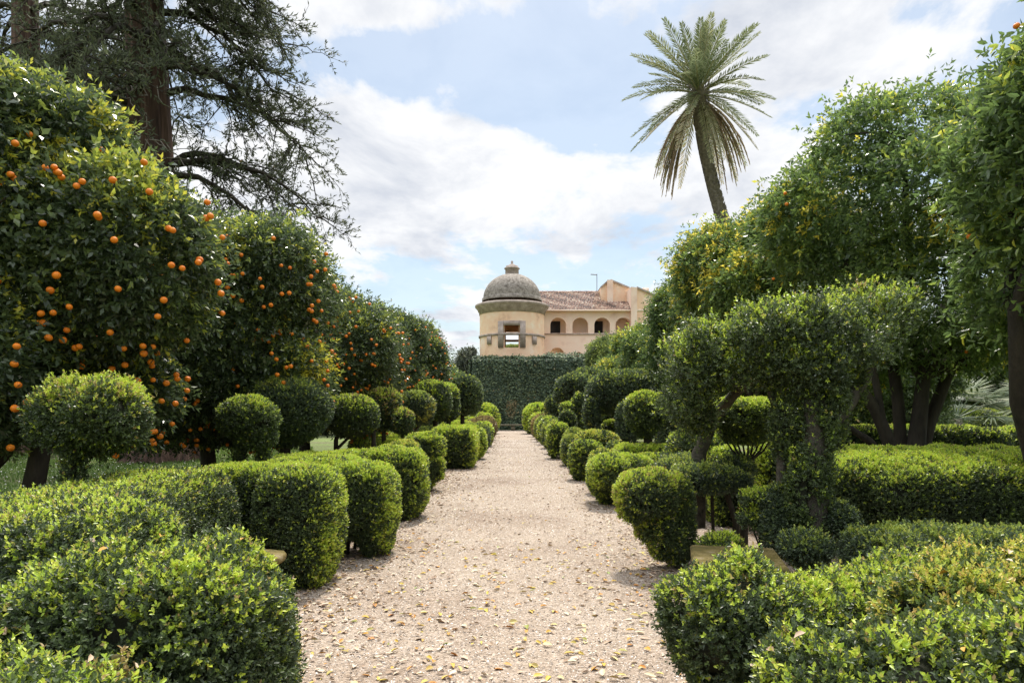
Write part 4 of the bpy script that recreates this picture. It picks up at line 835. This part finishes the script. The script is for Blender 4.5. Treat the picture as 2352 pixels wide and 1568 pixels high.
orange_tree("sparse grey-green tree rising behind the last orange tree", (-7.3, 46), (-7.3, 46, 4.0), (2.6, 2.8, 3.3), M_olive, 0, 27, leaf=.09, px=2.1, zlow=.8, nl=16, name="olive_tree", cat="olive tree", dens=.55, wild=.5, gold=.2)
orange_tree("small dark green tree tucked against the ivy wall corner", (-4.9, 50), (-4.9, 50, 2.6), (1.5, 2.0, 2.4), M_farleaf, 0, 28, leaf=.09, px=2.3, zlow=.2, nl=10, name="garden_tree", cat="tree", dens=.9, wild=.2)
orange_tree("feathery small tree beside the tower foot", (-5.0, 64), (-4.6, 64, 5.6), (1.4, 1.4, 2.1), M_olive, 0, 29, leaf=.09, px=2.1, zlow=.8, nl=10, name="garden_tree", cat="tree", dens=.5, wild=.4)
# trees on the other side
RG = "bitter orange trees beyond the box hedges"
RT = orange_tree("big forked bitter orange tree, dark trunks rising behind the long thick hedge", (6.32, 11.0), (8.2, 11.4, 4.55), (3.95, 2.5, 2.7), M_orr, 5, 41, leaf=.10, group=RG, px=4.4, new=.28, gold=.03, zlow=2.2, tr=.2, nl=20, hang=.8, limbs=8, dens=.55,
            trunk_pts=([(6.32, 11, 0), (6.36, 11, .5), (6.45, 11, 1.3), (6.55, 11, 2.2)], [.25, .18, .12, .09]), base_t=.43, wild=.3)
g = Geo()
for pts, r_ in (([(5.65, 10, .15), (5.5, 9.95, .8), (5.2, 9.9, 1.5), (4.75, 9.8, 2.1), (4.3, 9.7, 2.6)], [.16, .14, .12, .09, .05]), ([(5.6, 10, .5), (5.1, 9.9, 1.05), (4.7, 9.7, 1.25), (4.4, 9.6, 1.5)], [.09, .08, .06, .04]),
                ([(5.85, 10.1, .3), (6.15, 10.2, 1.3), (6.5, 10.2, 2.2), (7.0, 10, 3.2)], [.15, .13, .11, .06]), ([(5.7, 10.1, .5), (5.7, 10.2, 1.6), (5.55, 10.2, 2.7), (5.3, 10, 3.6)], [.13, .12, .10, .05]), ([(5.3, 9.9, 1.4), (5.15, 9.9, 2.2), (5.05, 9.9, 3.0)], [.08, .07, .04]),
                ([(6.4, 10.2, 2.0), (6.9, 10, 2.4), (7.6, 9.7, 2.6)], [.07, .05, .03])):
    tube(g, A(pts)*A([1.1, 1.1, 1.08]), A(r_)*.78, 9, rough=.02)
g.build('limb', M_bark, RT)
orange_tree("near bitter orange tree with large glossy leaves overhanging from the side", (6.0, 6.9), (6.75, 6.5, 4.1), (2.4, 2.3, 2.35), M_orr, 4, 42, leaf=.10, group=RG, px=4.8, new=.25, gold=.03, zlow=2.0, tr=.12, nl=20, hang=.6, limbs=7, dens=.6,
            trunk_pts=([(5.75, 7.2, 0), (5.5, 7.1, .8), (5.1, 6.9, 1.7), (4.9, 6.7, 2.6)], [.14, .12, .10, .08]), base_t=.43, wild=.3)
orange_tree("yellow-leaved orange tree glowing between the greener ones", (5.1, 14.6), (5.8, 14.9, 3.85), (2.5, 2.7, 2.4), M_orr, 0, 43, leaf=.09, group=RG, px=3.2, new=.5, gold=.35, base_t=.45, zlow=1.4, nl=16, hang=.9, fork=1.4, wild=.25)
orange_tree("mid green bitter orange tree below the palm's lean", (5.0, 19.5), (6.0, 19.8, 3.7), (2.3, 2.4, 3.0), M_orr, 0, 44, leaf=.09, group=RG, px=2.8, new=.3, gold=.05, base_t=.4, zlow=.9, nl=14, hang=.7, wild=.25)
orange_tree("darker rounded orange tree stepping down towards the villa", (4.9, 26), (6.2, 26.5, 3.1), (2.3, 2.8, 2.8), M_orr, 0, 45, leaf=.09, group=RG, px=2.6, new=.4, zlow=.5, nl=12, base_t=.36)
orange_tree("last orange tree of that row, in front of the ivy wall", (5.2, 34), (6.6, 34, 2.9), (2.8, 3, 3.0), M_orr, 0, 46, leaf=.09, group=RG, px=2.5, new=.5, zlow=.4, nl=12, base_t=.42, gold=.2)
orange_tree("bushy yellow-green tree mass beside the ivy wall top", (7.2, 44), (7.2, 44, 3.4), (3.6, 3.2, 3.3), M_farleaf, 0, 47, leaf=.09, px=2.5, new=.5, zlow=.3, nl=12, name="garden_tree", cat="tree", base_t=.4)

# ------------------------------------------------------------------ redwoods
def redwood(label, base, dpx, seed, side=1, H0=2.2, lean=(0, 0), tr=.75, nlimb=26, zt=22, drop=1.0, amp=6.0):
    t = thing("redwood_tree", label, "conifer", (base[0], base[1], 0)); rs = np.random.default_rng(seed)
    g = Geo(); n = 26; zz = np.linspace(0, zt, n); r = tr*(1.0+.75*np.exp(-zz/1.0))*(1-zz/zt*.45)
    C = np.stack([base[0]+lean[0]*zz/zt, base[1]+lean[1]*zz/zt, zz], 1); tube(g, C, r, 36, flutes=11); g.build('trunk', M_redbark, t)
    gb = Geo(); gl = Geo(); gd = Geo()
    for i in range(nlimb):
        z = 6.0+(zt-7.0)*rs.random(); a = rs.uniform(0, 6.28) if i % 3 else rs.normal(0 if side > 0 else 3.14, .5)
        st = C[np.searchsorted(zz, z)-1]+A([0, 0, 0]); L = amp*rs.uniform(.65, 1.0)*(1.0 if z < 15 else .85)
        d = A([math.cos(a), math.sin(a), 0]); en = st+d*L+A([0, 0, rs.uniform(-3.4, -.4)*drop]); pts = bez(st, en, (0, 0, rs.uniform(.4, 1.2)), 10, .06)
        tube(gb, pts, np.linspace(.13, .018, 10), 6)
        for j in range(17):
            k = rs.integers(2, 10); s = pts[min(k, 9)]+rs.normal(0, .05, 3); dd = norm(d*rs.uniform(.2, 1.0)+A([rs.normal(0, .7), rs.normal(0, .7), rs.uniform(-.9, .25)]))
            Lb = rs.uniform(.9, 2.3); bp = bez(s, s+dd*Lb+A([0, 0, -.25*Lb]), (0, 0, .12), 7, .03); tube(gb, bp, np.linspace(.03, .006, 7), 4, cap=False)
            nn = 9
            for q in range(nn):      # twigs with needles
                u = rs.uniform(.1, 1); p0 = bp[0]*(1-u)+bp[-1]*u+A([0, 0, .1*4*u*(1-u)]); d2 = norm(dd*.8+rs.normal(0, .55, 3)+A([0, 0, .05])); l2 = rs.uniform(.35, .8)
                p1 = p0+d2*l2; tube(gb, [p0, p1], [.008, .004], 3, cap=False)
                m = 14; uu = rs.random(m)[:, None]; PP = p0*(1-uu)+p1*uu; DD = norm(d2+rs.normal(0, .55, (m, 3))+A([0, 0, .15]))
                leafquads(gl, PP, DD, norm(rs.normal(size=(m, 3))+A([0, 0, .6])), rs.uniform(.10, .22, m), rs.uniform(.028, .05, m), np.clip(rs.normal(.4, .2, m), 0, 1))
    for i in range(60):   # pale dead twigs hanging by the trunk
        z = rs.uniform(6, 14); s = C[np.searchsorted(zz, z)-1]+A([rs.normal(0, .5), -tr*.9, 0]); d = norm(A([rs.normal(0, 1), -.5, rs.uniform(-1, .1)])); e = s+d*rs.uniform(.8, 2.6)
        tube(gd, bez(s, e, (0, 0, -.3), 6, .08), np.linspace(.02, .006, 6), 4, cap=False)
    gb.build('branch', M_twig, t); gl.build('foliage', M_red, t); gd.build('dead_twig', M_deadtwig, t); return t
redwood("massive redwood with fluted red-brown trunk and sparse drooping branches above the orange trees", (-11.4, 22), 0, 5, side=1, lean=(-.9, 0), tr=.74, nlimb=46, zt=21, amp=5.3)
redwood("second redwood farther towards the photo's edge, mostly hidden by twigs", (-18.5, 26), 0, 8, side=1, lean=(-.3, 0), tr=.6, nlimb=26, zt=21, amp=5.5)

# ------------------------------------------------------------------ palm
def frond(g, p0, d, L, droop, tint, nleaf=64, lw=.042, ll=.44, vee=.5, dead=False, rs=rng):
    d = norm(A(d, float)); n = 12; s = np.linspace(0, 1, n); P = p0+np.outer(s*L, d); P[:, 2] -= droop*L*s**2
    if dead: P[:, 0] -= (P[:, 0]-p0[0])*s*.28; P[:, 1] -= (P[:, 1]-p0[1])*s*.28
    tube(g, P, np.linspace(.032, .008, n), 5, t=.62 if not dead else .95, cap=False)
    T = norm(np.gradient(P, axis=0)); u = np.linspace(.12, 1, nleaf); idx = u*(n-1); i0 = np.minimum(idx.astype(int), n-2); f = (idx-i0)[:, None]
    PP = P[i0]*(1-f)+P[i0+1]*f; TT = norm(T[i0]*(1-f)+T[i0+1]*f); Sd = norm(np.cross(TT, A([0, 0, 1.0])+1e-3)); Up = np.cross(Sd, TT)
    lenp = ll*np.minimum(1, np.minimum(u*4, (1.15-u)*2.2))
    for sg in (-1, 1):
        D = norm(TT*(.75 if not dead else 1.2)+Sd*sg*(.7 if not dead else .25)+Up*(vee-.25)+rs.normal(0, .10, PP.shape)+A([0, 0, -.12 if not dead else -.5]))
        leafquads(g, PP, D, norm(Up+rs.normal(0, .3, PP.shape)), lenp*rs.uniform(.85, 1.1, nleaf), lw, np.clip(tint+rs.normal(0, .06, nleaf), 0, 1), curl=.05)
PD = 30.0
t = thing("date_palm", "tall leaning date palm with green fronds above a skirt of dead ones", "palm tree", (at(1760, 0, PD)[0], PD, 0))
cp = at(1605, 212, PD); pts = [at(1790, 973, PD), at(1740, 760, PD), at(1663, 520, PD), at(1640, 440, PD), at(1618, 350, PD), at(1606, 280, PD), cp]
g = Geo(); P = A(pts); tt = np.linspace(0, 1, 60); ii = np.linspace(0, 1, len(P)); C = np.stack([np.interp(tt, ii, P[:, k]) for k in range(3)], 1)
for _ in range(20): C[1:-1] = (C[:-2]+2*C[1:-1]+C[2:])/4
rr = np.interp(tt, [0, .4, .75, 1], [.30, .25, .22, .2]); tube(g, C, rr, 14)
for k in range(2600):
    i = rng.integers(1, 58); f = rng.random(); c_ = C[i]*(1-f)+C[i+1]*f; a = rng.uniform(0, 6.28); o_ = A([math.cos(a), math.sin(a), 0]); r_ = rr[i]
    leafquads(g, (c_+o_*(r_-.02))[None], (o_*.55+A([0, 0, 1]))[None], (o_)[None], .17, .15, A([.5]))
g.build('trunk', M_palmbark, t)
rs = np.random.default_rng(77); nf = 0
for k in range(72):
    el = math.radians(rs.choice([rs.uniform(35, 88), rs.uniform(5, 45), rs.uniform(-62, 5)], p=[.34, .30, .36])); az = k*2.399+rs.normal(0, .2)
    d = A([math.cos(az)*math.cos(el), math.sin(az)*math.cos(el), math.sin(el)]); g = Geo(); L = rs.uniform(2.9, 3.5)*(1 if el > 0 else .95)
    frond(g, cp+d*.18+A([0, 0, (.12 if el > .4 else -.1)]), d, L, rs.uniform(.15, .32)*(1.25 if el < .5 else .6), (rs.uniform(.22, .5) if el > -.5 else rs.uniform(.45, .72)), rs=rs)
    g.build('frond', M_palm, t)
for k in range(28):
    az = k*2.399*1.3; el = math.radians(rs.uniform(-66, -28)); d = A([math.cos(az)*math.cos(el), math.sin(az)*math.cos(el), math.sin(el)]); g = Geo()
    frond(g, cp+A([0, 0, -.25])+d*.15, d, rs.uniform(2.5, 3.3), .42, rs.uniform(.68, .98), dead=True, lw=.06, rs=rs); o = g.build('frond', M_palm, t); o['label'] = "dead hanging frond"
g = Geo(); V, Q = cubesphere(8); g.add(V*A([.36, .36, .5])+cp+A([0, 0, -.15]), Q)
for k in range(160):
    az = rs.uniform(0, 6.28); d = A([math.cos(az), math.sin(az), 0]); p_ = cp+d*.28+A([0, 0, rs.uniform(-.9, .2)]); leafquads(g, p_[None], (d*.5+A([0, 0, .9]))[None], d[None], .5, .10, A([.7]))
g.build('crown_shaft', M_palmbark, t)

# ------------------------------------------------------------------ background under the trees
def fanpalm(label, x, y, h, r, seed):
    t = thing("fan_palm", label, "palm", (x, y, 0)); rs = np.random.default_rng(seed); g = Geo(); tube(g, [(x, y, 0), (x, y, h)], [.3, .25], 8); g.build('trunk', M_palmbark, t); g = Geo()
    for k in range(34):
        az = rs.uniform(0, 6.28); el = rs.uniform(-.25, 1.2); d = A([math.cos(az)*math.cos(el), math.sin(az)*math.cos(el), math.sin(el)]); p0 = A([x, y, h]); p1 = p0+d*r*.55; tube(g, [p0, p1], [.03, .015], 4, cap=False, t=.4)
        n = 34; a = np.linspace(-1.5, 1.5, n)[:, None]; sd_ = norm(np.cross(d, A([0, 0, 1.]))); D = norm(d*np.cos(a)+sd_*np.sin(a)+A([0, 0, -.25])+rs.normal(0, .04, (n, 3)))
        leafquads(g, np.tile(p1, (n, 1)), D, np.tile(norm(np.cross(sd_, d)), (n, 1)), r*.55, .07, np.clip(rs.normal(.55, .2, n), 0, 1), curl=.04)
    g.build('foliage', M_fan, t)
fanpalm("silvery fan palm seen between the ivied trunk and the forked orange tree", 13.8, 26.5, 1.5, 2.0, 1)
fanpalm("pale fan palm drooping behind the forked orange trunk", 17.0, 26.5, 1.3, 2.2, 2)
fanpalm("shaded fan palm beyond the trailing hedge at the photo's edge", 20.5, 26, 1.6, 2.2, 3)
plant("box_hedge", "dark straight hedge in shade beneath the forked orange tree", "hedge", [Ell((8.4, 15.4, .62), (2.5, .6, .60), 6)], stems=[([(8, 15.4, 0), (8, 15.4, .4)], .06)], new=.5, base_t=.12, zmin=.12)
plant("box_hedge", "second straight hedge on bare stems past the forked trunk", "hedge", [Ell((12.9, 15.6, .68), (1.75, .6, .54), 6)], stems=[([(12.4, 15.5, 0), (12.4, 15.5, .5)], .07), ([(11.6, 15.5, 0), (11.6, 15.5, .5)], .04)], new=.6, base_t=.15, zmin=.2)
plant("box_hedge", "pale tiered hedge far behind the fan palms", "hedge", [Ell((24, 34, .8), (6, .8, .8), 5), Ell((24, 31, .6), (6, .5, .6), 5)], new=1.0, mats=M_boxdull)
BGR = "dense evergreen trees closing the garden"
def bgtree(label, x, y, h, r, seed, m=M_farleaf, new=.3, bt=.25):
    t = thing("evergreen_tree", label, "tree", (x, y, 0), BGR); pr = crown_prims((x, y, h*.54), (r, r*.8, h*.48), 10, seed, lobe=.45)
    foliage('crown', pr, t, m, leaf=.1, dens=.75, px=3.0, new=new, wild=.2, lump=.25, lscale=.8, k=4, depth=.3, zmin=.05, base_t=bt, spread=1.0, shrink=.3)
    g = Geo(); tube(g, [(x, y, 0), (x, y, h*.6)], [.3, .15], 8); g.build('trunk', M_bark, t)
for i, (x, y, h, r, lab) in enumerate(((12, 40, 6.5, 4.5, "broad evergreen behind the fan palms, dim through the orange branches"), (19, 38, 7, 5, "evergreen filling the gap past the forked trunk"), (26.5, 38, 7, 5, "evergreen behind the pale tiered hedge"),
        (34, 37, 7, 5, "outermost evergreen beyond the fan palms"), (11.5, 21, 4.2, 2.2, "low dark evergreen in the shade behind the ivied trunk"),
        (-13, 46, 7, 4, "evergreen beyond the lawn behind the second orange tree"), (-21, 44, 7.5, 5, "evergreen beyond the lawn, nearest the big redwood"), (-30, 42, 7, 5, "evergreen at the far lawn edge below the redwoods"), (-39, 40, 7, 5, "outermost evergreen beyond the lawn"))):
    bgtree(lab, x, y, h, r, 60+i)
for i, (x, y, lab) in enumerate(((-20, 33, "low dark hedge bush across the lawn by the big redwood"), (-27, 31, "wide low bush at the lawn's far edge"), (-14, 31, "dark low shrub between the redwood and the orange trees"))):
    plant("evergreen_shrub", lab, "bush", [Ell((x, y, .8), (3.2, 1.2, 1.3), 2.4)], mats=M_farleaf, leaf=.08, new=.3, wild=.08, lump=.15, base_t=.2)
plant("climber_bush", "yellow-green foliage seen through the tower window", "bush", [Ell((TX, TY+6, 6.7), (1.6, 1.2, 1.5), 2.2)], mats=M_farleaf, leaf=.12, new=.8, base_t=.5)
# lawn blades, daisies and strap-leaved clumps
g = Geo(); n = 26000; Y = rng.uniform(8.5, 30, n); X = -Y*rng.uniform(.30, .78, n); P = np.stack([X, Y, np.zeros(n)], 1)
leafquads(g, P, A([0, 0, 1.0])+rng.normal(0, .35, (n, 3)), rng.normal(size=(n, 3)), rng.uniform(.03, .09, n)*(1+Y*.03), .012*(1+Y*.06), np.clip(.35+.2*fbm(P, .5)+rng.normal(0, .15, n), 0, 1))
n = 16000; Y = rng.uniform(9, 26, n); X = rng.uniform(4.2, 18, n); P = np.stack([X, Y, np.zeros(n)], 1)
leafquads(g, P, A([0, 0, 1.0])+rng.normal(0, .35, (n, 3)), rng.normal(size=(n, 3)), rng.uniform(.04, .09, n)*(1+Y*.03), .012*(1+Y*.06), np.clip(.5+rng.normal(0, .15, n), 0, 1))
tag(g.build("lawn_grass", M_grassb), "short green lawn grass behind the orange trees", "grass", kind='stuff')
g = Geo(); n = 900; Y = rng.uniform(11, 26, n); X = -Y*rng.uniform(.45, .78, n); P = np.stack([X, Y, np.full(n, .07)], 1)
leafquads(g, P, rng.normal(size=(n, 3))*A([1, 1, .1]), A([0, 0, 1.0])+rng.normal(0, .2, (n, 3)), .04, .04, np.full(n, 1.0)); tag(g.build("daisies", M_pebble), "tiny white daisies dotted over the lawn", "flowers", kind='stuff')
SG = "strap-leaved clumps behind the hedges"
def strap(label, x, y, n, L, seed):
    t = thing("strap_leaf_clump", label, "plant", (x, y, 0), SG); rs = np.random.default_rng(seed); g = Geo()
    for k in range(n):
        az = rs.uniform(0, 6.28); el = rs.uniform(.5, 1.35); d = A([math.cos(az)*math.cos(el), math.sin(az)*math.cos(el), math.sin(el)]); s = np.linspace(0, 1, 7); l = L*rs.uniform(.7, 1.2)
        p0 = A([x, y, 0])+A([rs.normal(0, .10), rs.normal(0, .10), 0]); C_ = p0+np.outer(s*l, d); C_[:, 2] -= .45*l*s**2.2; sd_ = norm(np.cross(d, A([0, 0, 1.]))); w = .022*np.sin(np.pi*np.clip(s*.9+.1, 0, 1))**.5+.001
        V = np.concatenate([C_+sd_*w[:, None], C_-sd_*w[:, None]]); g.add(V, [[j, j+1, j+8, j+7] for j in range(6)], rs.uniform(.1, .8))
    g.build('leaves', M_strap, t)
for i, (px, py, D, lab) in enumerate(((500, 0, 9.6, "strap-leaved clump at the foot of the two-stemmed ball"), (455, 0, 9.4, "dark strap-leaved clump before the bare soil patch"), (415, 0, 9.8, "strap-leaved clump midway along the hedge back"),
        (360, 0, 9.2, "spiky strap-leaved clump by the orange trunk"), (330, 0, 8.3, "low strap-leaved clump above the bright hedge top"), (260, 0, 7.8, "strap-leaved clump next to the shaggy ball's stem"), (100, 0, 6.6, "strap-leaved clump beside the leaning dark trunk"),
        (525, 0, 12.5, "strap-leaved clump under the wide dome"), (735, 0, 14, "strap-leaved clump between the dome and the forked ball"), (470, 0, 11.5, "strap-leaved clump farther back near the dome"), (215, 0, 7.2, "small strap-leaved clump behind the shaggy ball"))):
    strap(lab, at(px, 0, D)[0], D, 46, .55+.02*D, 100+i)
# leaning dark trunk by the near ball
t = thing("young_tree", "bare dark leaning trunk beside the shaggy yellow-tipped ball", "tree", (at(75, 0, 6.6)[0], 6.6, 0))
g = Geo(); tube(g, [at(62, 1324, 6.6), at(75, 1130, 6.6), at(98, 1010, 6.6), at(115, 900, 6.7), at(160, 780, 6.8)], [.12, .10, .085, .07, .04], 10, rough=.01); g.build('trunk', M_bark, t)
print("QUADS", sum(len(m.polygons) for m in bpy.data.meshes), "OBJ", len(bpy.data.objects))
